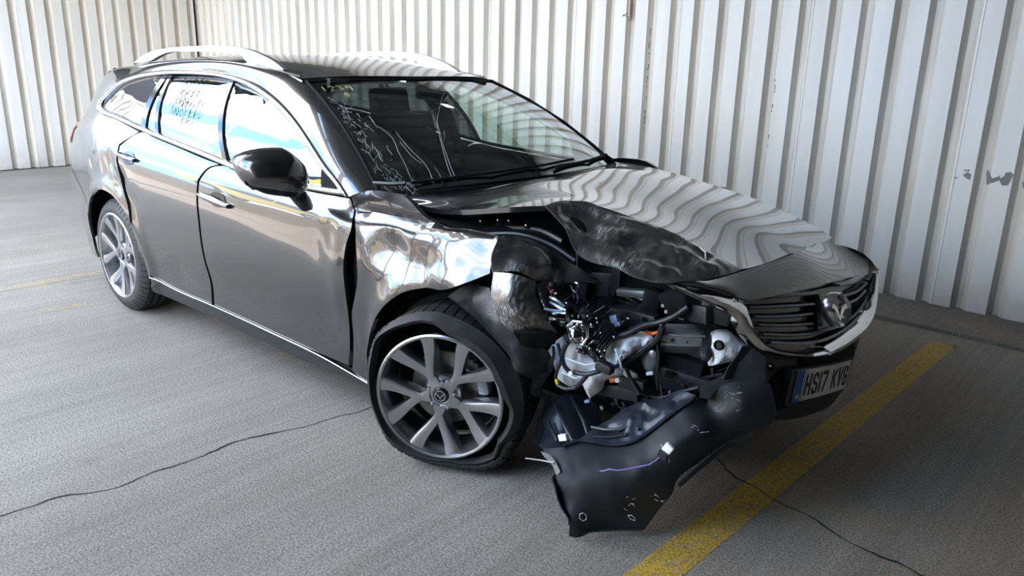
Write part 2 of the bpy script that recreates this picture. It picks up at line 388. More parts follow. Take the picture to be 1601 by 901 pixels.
def prism(name, outline, origin, u, v, depth, mat, parent=None, bev=0, **k):
    """extrude a 2-D outline; u, v span its plane, depth is a vector"""
    O = Vector(origin); u = Vector(u); v = Vector(v); d = Vector(depth); P = [O + u*p[0] + v*p[1] for p in outline]; n = len(P)
    bm = bmesh.new(); vs = [bm.verts.new(p) for p in P]; f = bm.faces.new(vs)
    r = bmesh.ops.extrude_face_region(bm, geom=[f]); bmesh.ops.translate(bm, vec=d, verts=[g for g in r['geom'] if isinstance(g, bmesh.types.BMVert)])
    if bev: bmesh.ops.bevel(bm, geom=[e for e in bm.edges if e.calc_length() > bev*1.2], offset=bev, segments=2, affect='EDGES', clamp_overlap=True)
    bmesh.ops.triangulate(bm, faces=[f for f in bm.faces if len(f.verts) > 4]); bmesh.ops.recalc_face_normals(bm, faces=bm.faces)
    me = bpy.data.meshes.new(name); bm.to_mesh(me); bm.free()
    ob = link(name, me, mat, parent, **k); return ob
def thing(name, label, cat, loc=(0, 0, 0), group=None):
    e = bpy.data.objects.new(name, None); COL.objects.link(e); e.location = loc; e.empty_display_size = .2; e['label'] = label; e['category'] = cat
    if group: e['group'] = group
    return e

# ================================================================== THE SETTING
floor = mesh('floor', [(-40, -45, 0), (30, -45, 0), (30, 3.6, 0), (-40, 3.6, 0)], [(0, 1, 2, 3)], 'concrete', smooth=False, kind='structure')

WS_ = -.0471; WY = 2.7918
def wall_profile(p, crest, s1, bot, d):
    # crest, slope facing +x, groove bottom, slope facing -x ; returns [(along, depth, isgroove)]
    return [(0, 0), (crest, 0), (crest+s1, d), (crest+s1+bot, d), (p, 0)]
def corrugated(name, origin, along, inward, pitch, n0, n1, z0, z1, parent, seam=True):
    """one rolled sheet of ribs n0..n1; depth goes away from the room"""
    o = Vector(origin); a = Vector(along).normalized(); w = Vector(inward).normalized(); V = []; F = []; mi = []
    xs = []
    for k in range(n0, n1):
        pr = [(-.120, 0), (-.001, 0), (.031, .040), (.060, .040), (.0866, 0)]
        if not xs: xs.append((k*pitch + pr[0][0], 0, 0))
        xs += [(k*pitch+pr[1][0], 0, 0), (k*pitch+pr[2][0], .040, 1), (k*pitch+pr[3][0], .040, 1), (k*pitch+pr[4][0], 0, 1)]
    xs.append((xs[-1][0] + .012, -.003, 0))
    for x, dp, g in xs:
        for z in (z0, z1): V.append(o + a*x - w*dp + Vector((0, 0, z)))
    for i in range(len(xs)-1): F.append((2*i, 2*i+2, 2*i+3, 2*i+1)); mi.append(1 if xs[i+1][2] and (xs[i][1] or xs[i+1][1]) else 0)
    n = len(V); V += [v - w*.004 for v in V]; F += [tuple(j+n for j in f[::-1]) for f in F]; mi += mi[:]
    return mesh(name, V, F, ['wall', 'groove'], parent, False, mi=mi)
back = mesh('wall_back', [(-9.5, WY+.06+.447, 0), (9.5, WY+.06-.447, 0), (9.5, WY+.16-.447, 0), (-9.5, WY+.16+.447, 0), (-9.5, WY+.06+.447, 3.4), (9.5, WY+.06-.447, 3.4), (9.5, WY+.16-.447, 3.4), (-9.5, WY+.16+.447, 3.4)],
            [(0, 1, 2, 3), (4, 5, 6, 7), (0, 1, 5, 4), (2, 3, 7, 6), (0, 3, 7, 4), (1, 2, 6, 5)], 'beam', smooth=False, kind='structure')
al = Vector((1, WS_, 0)).normalized(); inw = Vector((WS_, 1, 0)).normalized()*-1
org = Vector((-2.4402, WY+WS_*-2.4402, 0)); PITCH = .2066*math.sqrt(1+WS_**2)
k = -34
while k < 54:
    corrugated('wall_sheet', org, al, inw, PITCH, k, min(k+5, 54), .02, 3.42, back); k += 5
left = mesh('wall_left', [(-9.50, -3.2, 0), (-9.50, 3.3, 0), (-9.6, 3.3, 0), (-9.6, -3.2, 0), (-9.50, -3.2, 4.7), (-9.50, 3.3, 4.7), (-9.6, 3.3, 4.7), (-9.6, -3.2, 4.7)],
            [(0, 1, 2, 3), (4, 5, 6, 7), (0, 1, 5, 4), (2, 3, 7, 6), (0, 3, 7, 4), (1, 2, 6, 5)], 'beam', smooth=False, kind='structure')
k = -19
while k < 13:
    corrugated('wall_sheet', Vector((-9.436, .789, 0)), (0, 1, 0), (1, 0, 0), .2085, k, min(k+5, 12), .012, 3.30, left); k += 5
# concrete upstand along the foot of the back wall
def strip_box(name, x0, x1, yA, yB, h, mat, **kw):
    V = []
    for x in (x0, x1):
        for y in (yA, yB):
            for z in (0, h): V.append((x, y + WS_*x, z))
    return mesh(name, V, [(0, 1, 3, 2), (4, 6, 7, 5), (0, 4, 5, 1), (2, 3, 7, 6), (1, 5, 7, 3), (0, 2, 6, 4)], mat, smooth=False, **kw)
strip_box('trim_1', -9.4, 9.4, 2.27, 2.86, .022, 'kerb', kind='structure')
wr = mesh('wall_right', [(9.4, -9, 0), (9.4, 2.6, 0), (9.5, 2.6, 0), (9.5, -9, 0), (9.4, -9, 4.7), (9.4, 2.6, 4.7), (9.5, 2.6, 4.7), (9.5, -9, 4.7)],
     [(0, 1, 2, 3), (4, 5, 6, 7), (0, 1, 5, 4), (2, 3, 7, 6), (0, 3, 7, 4), (1, 2, 6, 5)], 'beam', smooth=False, kind='structure')
wf = mesh('shade_wall_front', [(.1, -3.7, 0), (9.4, -3.7, 0), (9.4, -3.8, 0), (.1, -3.8, 0), (.1, -3.7, 4.7), (9.4, -3.7, 4.7), (9.4, -3.8, 4.7), (.1, -3.8, 4.7)],
     [(0, 1, 2, 3), (4, 5, 6, 7), (0, 1, 5, 4), (2, 3, 7, 6), (0, 3, 7, 4), (1, 2, 6, 5)], 'beam', smooth=False, kind='structure')  # unseen wall, added behind the camera to darken the right-hand floor
# canopy: profiled deck on steel beams
V = []; F = []; xs = np.arange(-9.6, 9.6, .085)
for i, x in enumerate(xs):
    z = 3.42 + (.045 if i % 4 in (1, 2) else 0)
    ye = -3.6 if x > -2.9 else -1.0; V += [(x, ye, z + (2.8-ye)*.19), (x, 3.7, z - .9*.19)]
for i in range(len(xs)-1): F.append((2*i, 2*i+2, 2*i+3, 2*i+1))
n = len(V); V += [(v[0], v[1], v[2]+.06) for v in V]; F += [tuple(j+n for j in f) for f in F]
ceiling = mesh('ceiling', V, F, 'deck', smooth=False, kind='structure')
for y in (-3.5, -2.0, -.9, .7, 2.4): MB().box(((0 if y > -1.5 else 3.3), y, 3.30+.19*(2.8-y)), ((19 if y > -1.5 else 12.4), .08, .2)).build('roof_beam', 'beam', ceiling, False)
for x in (-3.0, 2.8, 9.1): MB().box((x, -.45, 3.10+.19*3.25), (.14, 6.6, .26), Matrix.Rotation(-math.atan(.19), 3, 'X')).build('roof_beam', 'beam', ceiling, False)
for x in (-3.0,):
    MB().box((x, -3.5, 2.15), (.16, .16, 4.3)).build('trim_2', 'beam', None, False, kind='structure')
for i, (x, y) in enumerate([(-3.36, 2.2), (-2.45, 2.2)]):
    t = thing('ceiling_light', ('cool white lamp under the canopy, the one further from the car nose' if i == 0 else 'cool white lamp under the canopy, the one nearer the car nose'), 'light', (x, y, 3.12 if i == 0 else 3.25))
    MB().box((0, 0, .02), (.26, .16, .05)).build('lamp_body', 'beam', t, False); MB().box((0, 0, -.015), (.13, .11, .03)).build('lamp_tube', 'lamp', t, False)

# painted bay lines and cracks
def ribbon(name, P, w, z, mat, parent=None, **kw):
    P = [np.array(p, float) for p in P]; V = []
    for i, p in enumerate(P):
        t = P[min(i+1, len(P)-1)]-P[max(i-1, 0)]; t /= np.linalg.norm(t); nn = np.array([-t[1], t[0]]); ww = w[i] if isinstance(w, (list, tuple)) else w
        V += [(*(p+nn*ww/2), z), (*(p-nn*ww/2), z)]
    return mesh(name, V, [(2*i, 2*i+1, 2*i+3, 2*i+2) for i in range(len(P)-1)], mat, parent, False, **kw)
ribbon('painted_line', [(.800, -3.2), (.888, -.90), (1.0, 2.02)], .128, .0012, 'yellow', floor)
ribbon('painted_line', [(-3.78, -3.5), (-3.72, -1.0), (-3.60, 2.2)], .13, .0012, 'yellow_faded', floor)
ribbon('painted_line', [(-3.08, -1.25), (-3.04, -.98)], .10, .0012, 'yellow_faded', floor)
ribbon('painted_line', [(-1.46, -.70), (-1.40, -.60)], .07, .0012, 'yellow_faded', floor)
random.seed(4)
CR1 = [(-0.887, -2.213), (-0.858, -2.113), (-0.847, -2.026), (-0.844, -1.929), (-0.801, -1.866), (-0.765, -1.773), (-0.776, -1.643), (-0.771, -1.6), (-0.761, -1.504), (-0.767, -1.405), (-0.776, -1.319), (-0.748, -1.208), (-0.693, -1.052), (-0.674, -0.908), (-0.65, -0.815), (-0.643, -0.754), (-0.628, -0.609), (-0.582, -0.416)]
CR2 = [(0.561, -0.023), (0.697, -0.106), (0.814, -0.189), (0.866, -0.196), (0.945, -0.225), (0.993, -0.243), (1.119, -0.257), (1.187, -0.287), (1.25, -0.312), (1.343, -0.328), (1.417, -0.326), (1.486, -0.34), (1.627, -0.334)]
def jag(P, s=.02):
    out = []
    for p in dense(P, .025): out.append(np.array(p) + np.array([random.uniform(-1, 1), random.uniform(-1, 1)])*.0035)
    return out
for C_, w0, nm in ((CR1, .007, 'crack'), (CR2, .008, 'crack')):
    Q = jag(C_); ribbon(nm, Q, [w0*(.45+1.1*abs(noise.noise(Vector((i*.13, 3, 0))))*1.6) for i in range(len(Q))], .0016, 'matt', floor)

M['bare'] = simple('bare_grey_metal', (.20, .19, .18), .6, var=.2)
M['rust'] = simple('rusty_edge', (.16, .09, .05), .8, var=.4)
M['strap'] = simple('weathered_strap', (.55, .42, .32), .7, var=.3)
M['weed'] = simple('weed_green', (.05, .10, .03), .6)
def wall_mark(nm, P, mat, dep=-.0015):
    V = [(x, WY + WS_*x + dep, z) for x, z in P]; return mesh(nm, V, [tuple(range(len(V)))], mat, back, False)
for P in ([(0.801, 0.867), (0.826, 0.889), (0.849, 0.876), (0.848, 0.841), (0.825, 0.85)], [(0.799, 0.898), (0.834, 0.906), (0.836, 0.894), (0.811, 0.892)], [(0.939, 0.824), (0.926, 0.897), (0.933, 0.917), (0.948, 0.891), (0.962, 0.866), (0.997, 0.882), (0.998, 0.897), (1.007, 0.863), (0.97, 0.84), (0.954, 0.834)],
          [(1.001, 0.863), (1.026, 0.892), (1.026, 0.908), (1.052, 0.915), (1.071, 0.901), (1.063, 0.87), (1.053, 0.834), (1.02, 0.83)], [(0.746, 0.896), (0.756, 0.901), (0.758, 0.89)], [(0.755, 0.838), (0.771, 0.855), (0.776, 0.844)], [(1.121, 0.862), (1.145, 0.872), (1.154, 0.824), (1.13, 0.829)]):
    wall_mark('bare_patch', P, 'bare')
random.seed(31)
for u_, (x_, z0_, z1_, n_) in enumerate((([(-1.577, 1.728)][0][0]+.0, .95, 1.75, 26), ([(-0.49, 1.418)][0][0], .9, 1.5, 8))):
    mb = MB()
    for i in range(n_):
        z_ = random.uniform(z0_, z1_); h_ = random.uniform(.008, .035); mb.box((x_+random.uniform(-.004, .006), WY+WS_*x_-.001, z_), (random.uniform(.002, .007), .002, h_))
    mb.build('rust_flakes', 'rust', back, False, kind='stuff')
c0 = [(-1.795, 1.906)][0]; hk = thing('wall_strap', 'weathered beige strap looped against the white back wall near its top', 'strap', (c0[0], WY+WS_*c0[0]-.012, 1.80))
MB().tube([(-.013, 0, .33), (-.013, 0, .045), (-.008, 0, .030), (.002, 0, .026), (.010, 0, .032), (.013, 0, .05), (.015, 0, .33)], .006, 6).build('strap_loop', 'strap', hk)
MB().box((0, .004, .19), (.024, .006, .28)).build('strap_web', 'strap', hk, False)
MB().tube([(-.036, -.004, .058), (-.02, -.004, .064), (-.005, -.004, .075)], .003, 6).build('strap_pin', 'ink', hk); MB().sphere((-.040, -.006, .056), .0065, 6).build('bolt', 'ink', hk)
wd = thing('weed', 'tiny green weed growing at the end of the yellow line beside the concrete strip', 'plant', (1.07, 1.99, 0))
for i in range(9):
    a_ = i*.7; r_ = .02+.012*(i % 3); V = [(0, 0, .002), (r_*math.cos(a_)*.6-.004*math.sin(a_), r_*math.sin(a_)*.6+.004*math.cos(a_), .012), (r_*math.cos(a_), r_*math.sin(a_), .008), (r_*math.cos(a_)*.6+.004*math.sin(a_), r_*math.sin(a_)*.6-.004*math.cos(a_), .012)]
    mesh('leaf', V, [(0, 1, 2, 3)], 'weed', wd, False)
# raised lot, unseen and added: its sunlit face and cars show in reflections
mesh('trim_3', [(-30, -7.9, 0), (12, -7.9, 0), (12, -7.9, 1.05), (-30, -7.9, 1.05), (-30, -22, 1.05), (12, -22, 1.05), (-30, -22, 0), (12, -22, 0)], [(0, 1, 2, 3), (3, 2, 5, 4), (4, 5, 7, 6), (0, 3, 4, 6), (1, 2, 5, 7)], 'kerb', smooth=False, kind='structure')
# ================================================================== THE CAR (front axle at x = 0, nose towards +x, near flank at y < 0)
car = thing('estate_car', 'dark grey metallic estate car with smashed front corner, burst front tyre and torn bumper', 'car')

def flare(x, z):
    s = 0
    for x0 in (0.0, -2.75):
        r = math.hypot(x-x0, z-.33); s += .016*math.exp(-((r-.40)/.05)**2)
    return s if z > .2 else s*.3
def dents(x, z):
    """how far the near flank is pushed in, x-z"""
    d = 0
    if x > -.62:
        k = min(1, (x+.62)/.15)
        d += k*.010*(noise.noise(Vector((x*6.5, z*6, 1.7))) + .4*abs(noise.noise(Vector((x*11, z*9, 4.2)))) )
        d += .030*math.exp(-((x+.30)/.10)**2 - ((z-.80)/.07)**2) + .02*math.exp(-((x+.12)/.07)**2 - ((z-.74)/.09)**2)
        d += .022*math.exp(-((z-(.905+.03*(x+.5)))/.018)**2)*k
    d += .006*math.exp(-((x+.72)/.16)**2 - ((z-.74)/.09)**2) - .006*math.exp(-((x+.62)/.04)**2 - ((z-.62)/.16)**2) + (.006*noise.noise(Vector((x*16, z*9, 2)))*math.exp(-((x+.66)/.09)**2 - ((z-.72)/.13)**2))
    d += .003*math.exp(-((x+1.0)/.22)**2 - ((z-.79)/.06)**2)
    for cx, cz, a in ((-2.55, .80, .010), (-2.68, .88, .008), (-2.42, .70, .006), (-2.95, .85, .004)):
        d += a*math.exp(-((x-cx)/.07)**2 - ((z-cz)/.06)**2)*(1 + .5*math.sin(x*60+z*40))
    # pressed feature lines of the doors
    return d
def side_y(x, z, sgn=-1, off=0., dent=True):
    w = float(body_half(x, z)) + flare(x, z) + off
    w -= .012*math.exp(-((z-.42-.02*x)/.09)**2)*(1 if -2.3 < x < -.5 else 0)*min(1, max(0, (x+2.3)/.3))*min(1, max(0, (-.45-x)/.3))
    if dent and sgn < 0: w -= dents(x, z)
    return sgn*w
def side_panel(name, outline, mat='paint', parent=None, off=0., sgn=-1, dent=True, step=.03, thick=.016, **k):
    return panel(name, outline, lambda a, b: (a, side_y(a, b, sgn, off, dent), b), mat, parent or car, step, thick, lambda a, b: np.array((0, -sgn, 0)), **k)
def both(name, outline, mat='paint', **k):
    o = side_panel(name, outline, mat, sgn=-1, **k); k2 = dict(k); k2['dent'] = False; k2['step'] = .06
    o2 = side_panel(name, outline, mat, sgn=1, **k2); return o, o2

# --- flanks
DOOR_TOP_F = [(-1.509, 0.981), (-1.413, 0.97), (-1.142, 0.957), (-0.839, 0.944), (-0.589, 0.947)]
front_door, _ = both('front_door', DOOR_TOP_F + [(-0.553, 0.906), (-0.534, 0.856), (-0.555, 0.772), (-0.567, 0.678), (-0.561, 0.59), (-0.556, 0.497), (-0.567, 0.383), (-0.604, 0.25), (-1.098, 0.253), (-1.692, 0.269), (-1.682, 0.398), (-1.683, 0.514), (-1.685, 0.611), (-1.685, 0.699), (-1.692, 0.813), (-1.688, 0.895), (-1.63, 0.952)], step=.022)
DOOR_TOP_R = [(-2.351, 1.072), (-2.207, 1.054), (-1.924, 1.023), (-1.669, 0.995), (-1.556, 0.985)]
rear_door, _ = both('rear_door', DOOR_TOP_R + [(-1.64, 0.959), (-1.707, 0.899), (-1.711, 0.81), (-1.704, 0.696), (-1.704, 0.607), (-1.702, 0.51), (-1.703, 0.393), (-1.718, 0.27), (-1.994, 0.26), (-2.261, 0.273), (-2.338, 0.298), (-2.398, 0.362), (-2.419, 0.524), (-2.434, 0.647), (-2.5, 0.779), (-2.568, 0.911), (-2.551, 0.987)], step=.024)
ARCH_R = [(-2.75+.405*math.cos(math.radians(a)), .32+.405*math.sin(math.radians(a))) for a in range(-8, 151, 6)]
both('rear_quarter_panel', [tuple(p) for p in [(-2.387, 1.073), (-2.569, 0.993), (-2.593, 0.908), (-2.533, 0.775), (-2.458, 0.644), (-2.444, 0.52), (-2.433, 0.355), (-2.377, 0.283), (-2.277, 0.269), (-2.374, 0.218)]] + ARCH_R +
     [(-3.16, .64), (-3.35, .74), (-3.52, .80), (-3.66, .84), (-3.64, .95), (-3.60, 1.05), (-3.55, 1.16), (-3.38, 1.27), (-3.24, 1.35), (-3.10, 1.372)] +
     [(-2.793, 1.321), (-2.889, 1.263), (-2.983, 1.205), (-3.002, 1.161), (-2.905, 1.138), (-2.665, 1.115)], step=.026)
both('rear_bumper', [(-3.12, .55), (-3.165, .63), (-3.35, .73), (-3.52, .79), (-3.66, .83), (-3.78, .80), (-3.80, .5), (-3.76, .25), (-3.4, .22), (-3.20, .235), (-3.15, .33), (-3.14, .45)], step=.04)
both('tail_lamp', [(-3.34, 1.035), (-3.50, 1.045), (-3.66, 1.03), (-3.80, .99), (-3.81, .90), (-3.66, .90), (-3.55, .94), (-3.44, 1.0)], 'red', off=.008, step=.03)
SILL_T = [(-2.346, 0.281), (-2.106, 0.261), (-1.69, 0.259), (-1.152, 0.248), (-0.777, 0.235), (-0.482, 0.204)]; SILL_B = [(-0.49, 0.177), (-0.62, 0.178), (-0.989, 0.167), (-1.396, 0.177), (-1.875, 0.186), (-2.402, 0.185)]
both('sill_cladding', SILL_T + SILL_B, 'black', off=-.004)
for sg in (-1, 1):
    MB().tube([(x, side_y(x, z, sg, .006, False), z+.004) for x, z in dense(SILL_T, .05)], .0028, 6).build('sill_trim', 'satin', car)
front_wing, _ = both('front_wing', [(-0.513, 0.859), (-0.549, 0.911), (-0.581, 0.953), (-0.498, 0.987), (-0.391, 0.998), (-0.286, 0.991), (-0.205, 0.954), (-0.117, 0.911), (0.023, 0.914), (0.173, 0.91), (0.167, 0.843), (0.172, 0.797), (0.101, 0.759), (0, 0.713), (-0.121, 0.692), (-0.2, 0.663), (-0.281, 0.607), (-0.36, 0.528), (-0.413, 0.448), (-0.447, 0.373), (-0.482, 0.204), (-0.583, 0.232), (-0.54, 0.39), (-0.531, 0.503), (-0.506, 0.57), (-0.485, 0.645), (-0.485, 0.734), (-0.496, 0.794)], step=.014, thick=.02)
# black inner structure behind the shut lines
for sg in (-1, 1):
    side_panel('inner_side_frame', [(-3.0, .9), (-2.2, .98), (-1.2, .93), (-.40, .88), (-.40, .26), (-1.2, .22), (-2.25, .25), (-2.33, .45), (-2.5, .62), (-2.75, .76), (-3.05, .70)], 'matt', off=-.055, sgn=sg, dent=False, step=.1, thick=.01)

# --- window line
DLO = [(-2.997, 1.158), (-2.985, 1.202), (-2.894, 1.263), (-2.793, 1.321), (-2.641, 1.36), (-2.466, 1.383), (-2.282, 1.395), (-2.051, 1.399), (-1.853, 1.394), (-1.681, 1.378), (-1.515, 1.35), (-1.363, 1.314), (-1.204, 1.266), (-1.046, 1.205), (-0.893, 1.131), (-0.761, 1.057), (-0.653, 0.999), (-0.598, 0.954), (-0.842, 0.949), (-1.143, 0.96), (-1.416, 0.974), (-1.538, 0.987), (-1.671, 1.002), (-1.928, 1.029), (-2.205, 1.06), (-2.385, 1.083), (-2.665, 1.117), (-2.907, 1.14)]
D = dense(DLO, .03, True, 60); nD = len(D)
def inset(P, d):
    out = []; n = len(P)
    for i in range(n):
        t = P[(i+1) % n]-P[i-1]; t = t/(np.linalg.norm(t)+1e-9); out.append(P[i] + np.array([t[1], -t[0]])*d)
    return out
ar = sum(D[i-1][0]*D[i][1]-D[i][0]*D[i-1][1] for i in range(nD)); s_in = .024 if ar < 0 else -.024
D2 = inset(D, s_in)
for sg in (-1, 1):
    V = []; 
    for a, b in zip(D, D2):
        for t, of in ((0, -.008), (.08, .006), (.5, .012), (.92, .006), (1.0, -.014)):
            q = a*(1-t)+b*t; V.append((q[0], side_y(q[0], q[1], sg, of, False), q[1]))
    F = [(i*5+j, ((i+1) % nD)*5+j, ((i+1) % nD)*5+j+1, i*5+j+1) for i in range(nD) for j in range(4)]
    mesh('window_surround', V, F, 'satin', car)
    def gp(nm, out, mat, off=-.014, **k): return side_panel(nm, out, mat, off=off, sgn=sg, dent=False, step=.09, thick=.005, corner=30, estep=.03, **k)
    gp('quarter_window', [(-2.341, 1.367), (-2.372, 1.091), (-2.65, 1.122), (-2.938, 1.151), (-2.944, 1.204), (-2.855, 1.261), (-2.755, 1.313), (-2.6, 1.349)], 'privacy')
    gp('rear_vent_window', [(-2.298, 1.368), (-2.208, 1.083), (-2.321, 1.088), (-2.319, 1.361)], 'privacy')
    rg = gp('rear_door_window', [(-2.293, 1.368), (-2.097, 1.377), (-1.846, 1.377), (-1.742, 1.371), (-1.524, 0.999), (-1.826, 1.031), (-2.201, 1.077)], 'privacy')
    fg = gp('front_door_window', [(-1.722, 1.369), (-1.559, 1.348), (-1.397, 1.314), (-1.244, 1.268), (-1.09, 1.21), (-0.936, 1.137), (-0.797, 1.061), (-0.777, 0.959), (-1.15, 0.97), (-1.508, 1.001)], 'side_glass')
    gp('window_pillar', [(-2.358, 1.369), (-2.31, 1.367), (-2.328, 1.084), (-2.379, 1.09)], 'gloss', off=-.006)
    gp('window_pillar', [(-2.304, 1.368), (-2.275, 1.368), (-2.18, 1.078), (-2.215, 1.082)], 'gloss', off=-.006)
    gp('window_pillar', [(-1.756, 1.374), (-1.72, 1.37), (-1.504, 0.998), (-1.542, 1)], 'gloss', off=-.004)
    gp('mirror_quarter', [(-0.799, 1.068), (-0.614, 0.961), (-0.779, 0.953)], 'matt', off=-.003)

# --- roof, pillars, rails
U_l = [screen_pt(-.985, t) + np.array([0, 0, .004]) for t in np.linspace(-.02, 1.0, 12)]
U_r = [np.array((x, y, float(roof_z(x, y))+.0)) for x, y in ((-1.45, -.612), (-1.8, -.610), (-2.2, -.605), (-2.6, -.590), (-3.0, -.565), (-3.1, -.555), (-3.14, -.55))]
U_n = resample(U_l + U_r, 44)
L_src = [(-0.593, -0.857, 0.954), (-0.653, -0.85, 0.999), (-0.761, -0.836, 1.057), (-0.893, -0.806, 1.131), (-1.046, -0.766, 1.205), (-1.204, -0.727, 1.266), (-1.363, -0.693, 1.314), (-1.515, -0.669, 1.35), (-1.681, -0.652, 1.378), (-1.853, -0.648, 1.394), (-2.051, -0.659, 1.399), (-2.282, -0.681, 1.395), (-2.466, -0.702, 1.383), (-2.641, -0.724, 1.36), (-2.793, -0.751, 1.321)]
L_n = resample([np.array((p[0], side_y(p[0], p[2], -1, 0, False), p[2])) for p in L_src] + [np.array((-3.12, side_y(-3.12, 1.36, -1, 0, False), 1.365)), np.array((-3.16, side_y(-3.16, 1.35, -1, 0, False), 1.355))], 44)
flip = lambda P: [np.array((p[0], -p[1], p[2])) for p in P]
loft('roof_pillar', L_n, U_n, 'paint', car, 8, .014, (0, -.75, .6)); loft('roof_pillar', flip(L_n), flip(U_n), 'paint', car, 8, .014, (0, .75, .6))
# roof skin
V = []; F = []; nx, ny = 40, 24
for i in range(nx+1):
    t = i/nx
    for j in range(ny+1):
        s = -1 + 2*j/ny; xf = -1.20 + .085*(1-s*s) - .012
        x = xf*(1-t) + (-3.10-.22*(1-s*s))*t; hw = float(np.interp(x, [-3.32, -3.0, -2.6, -2.2, -1.45, -1.2], [.53, .565, .59, .605, .612, .625])); y = hw*s
        V.append((x, y, float(roof_z(x, y)) + (0.0)))
for i in range(nx):
    for j in range(ny): a = i*(ny+1)+j; F.append((a, a+1, a+ny+2, a+ny+1))
mesh('roof', V, F, 'paint', car)
for sg in (-1, 1):
    MB().tube([(x, sg*(y+.001), float(roof_z(x, y))+.001) for x, y in ((-1.25, .607), (-1.6, .606), (-2.2, .600), (-3.0, .56), (-3.12, .55))], .004, 6).build('roof_ditch_strip', 'black', car)
    ro = [(-2.989, -0.575, 1.419), (-2.793, -0.575, 1.475), (-2.561, -0.575, 1.502), (-2.32, -0.575, 1.513), (-2.082, -0.575, 1.519), (-1.881, -0.575, 1.516), (-1.728, -0.575, 1.505), (-1.595, -0.575, 1.479), (-1.489, -0.575, 1.449), (-1.413, -0.575, 1.416), (-1.498, -0.575, 1.417), (-1.623, -0.575, 1.432), (-1.741, -0.575, 1.45), (-1.768, -0.575, 1.471), (-1.85, -0.575, 1.482), (-1.991, -0.575, 1.489), (-2.289, -0.575, 1.489), (-2.567, -0.575, 1.478), (-2.662, -0.575, 1.459), (-2.746, -0.575, 1.437)]
    P2 = [tuple(q) for q in dense([(p[0], p[2]) for p in ro], .03, True, 50)]
    prism('roof_rail', P2, (0, sg*.588, 0), (1, 0, 0), (0, 0, 1), (0, -sg*.034, 0), 'rail', car, .006)
    # joint mouldings at the foot of the rails
    MB().tube([(-1.50, sg*.60, 1.412), (-1.34, sg*.609, 1.392), (-1.22, sg*.618, 1.367)], .006, 6).build('roof_strip', 'satin', car)

# tailgate
zr = [.25, .5, .8, .95, 1.05, 1.15, 1.25, 1.34, 1.385]; xr = [-3.76, -3.79, -3.78, -3.74, -3.60, -3.50, -3.38, -3.25, -3.13]
A = [np.array((x, -float(body_half(x, z))+.01, z)) for x, z in zip(xr, zr)]
loft('tailgate', A, flip(A), 'paint', car, 16, .06, (-1, 0, 0))

# --- windscreen
V = []; F = []; ns, ntt = 32, 24
for i in range(ns+1):
    for j in range(ntt+1): V.append(screen_pt(-1+2*i/ns, -.03+1.03*j/ntt))
for i in range(ns):
    for j in range(ntt): a = i*(ntt+1)+j; F.append((a, a+1, a+ntt+2, a+ntt+1))
ws = mesh('windscreen', V, F, 'windscreen', car)
def scr(s, t, o=.002):
    p = screen_pt(s, t); a = screen_pt(s+.01, t)-p; b = screen_pt(s, t+.01)-p; n = np.cross(a, b); n /= np.linalg.norm(n); n = n if n[2] > 0 else -n; return p + n*o
MB().tube([scr(s, t, .003) for s, t in [(-1, 0), (-1, .25), (-1, .5), (-1, .75), (-1, 1), (-.6, 1), (0, 1), (.6, 1), (1, 1), (1, .7), (1, .4), (1, .15), (1, 0)]], .007, 6).build('windscreen_seal', 'matt', ws)
for s0, s1 in ((-.985, -.93), (.93, .985)):
    V = []; 
    for t in np.linspace(0, 1, 16): V += [scr(s0, t, -.003), scr(s1, t, -.003)]
    mesh('windscreen_band', V, [(2*i, 2*i+1, 2*i+3, 2*i+2) for i in range(15)], 'gloss', ws)
V = []
for s in np.linspace(-1, 1, 24): V += [scr(s, .955, -.003), scr(s, 1.0, -.003)]
mesh('windscreen_band', V, [(2*i, 2*i+1, 2*i+3, 2*i+2) for i in range(23)], 'gloss', ws)
V = []
for s in np.linspace(-1, 1, 24): V += [scr(s, -.03, -.003), scr(s, .06, -.003)]
mesh('windscreen_band', V, [(2*i, 2*i+1, 2*i+3, 2*i+2) for i in range(23)], 'gloss', ws)
cracks = [[(-0.813, 0.561), (-0.822, 0.456), (-0.807, 0.449), (-0.79, 0.396), (-0.784, 0.351), (-0.806, 0.25), (-0.813, 0.163), (-0.829, 0.064), (-0.833, 0.007)], [(-0.739, 0.401), (-0.741, 0.309), (-0.731, 0.221), (-0.717, 0.156), (-0.722, 0.081), (-0.742, 0.002)], [(-0.76, 0.321), (-0.758, 0.249), (-0.744, 0.169), (-0.728, 0.147)],
          [(-0.245, 0.635), (-0.347, 0.547), (-0.442, 0.443), (-0.482, 0.369), (-0.523, 0.295), (-0.56, 0.205), (-0.591, 0.12), (-0.609, 0.056), (-0.621, 0.012)], [(-0.364, 0.534), (-0.446, 0.443), (-0.498, 0.359), (-0.537, 0.28), (-0.582, 0.183), (-0.612, 0.104), (-0.637, 0.014)], [(-0.245, 0.635), (-0.11, 0.71), (0.019, 0.767), (0.165, 0.812)], [(-0.245, 0.635), (-0.184, 0.64), (-0.051, 0.682), (0.076, 0.73)],
          [(-0.554, 0.584), (-0.522, 0.561), (-0.466, 0.549), (-0.396, 0.564)], [(-0.407, 0.551), (-0.334, 0.589), (-0.257, 0.613)], [(-0.445, 0.383), (-0.474, 0.339), (-0.504, 0.304)], [(-0.529, 0.42), (-0.514, 0.395)], [(-0.678, 0.113), (-0.685, 0.044), (-0.696, 0.004)], [(-0.245, 0.635), (-0.116, 0.736), (0.106, 0.861)]]
for i, Cc in enumerate(cracks):
    P = [scr(s, t, .0025) for s, t in dense(Cc, .05)]
    MB().tube(P, (.0007 if i < 6 else .0005), 4).build('glass_crack', 'crack', ws)
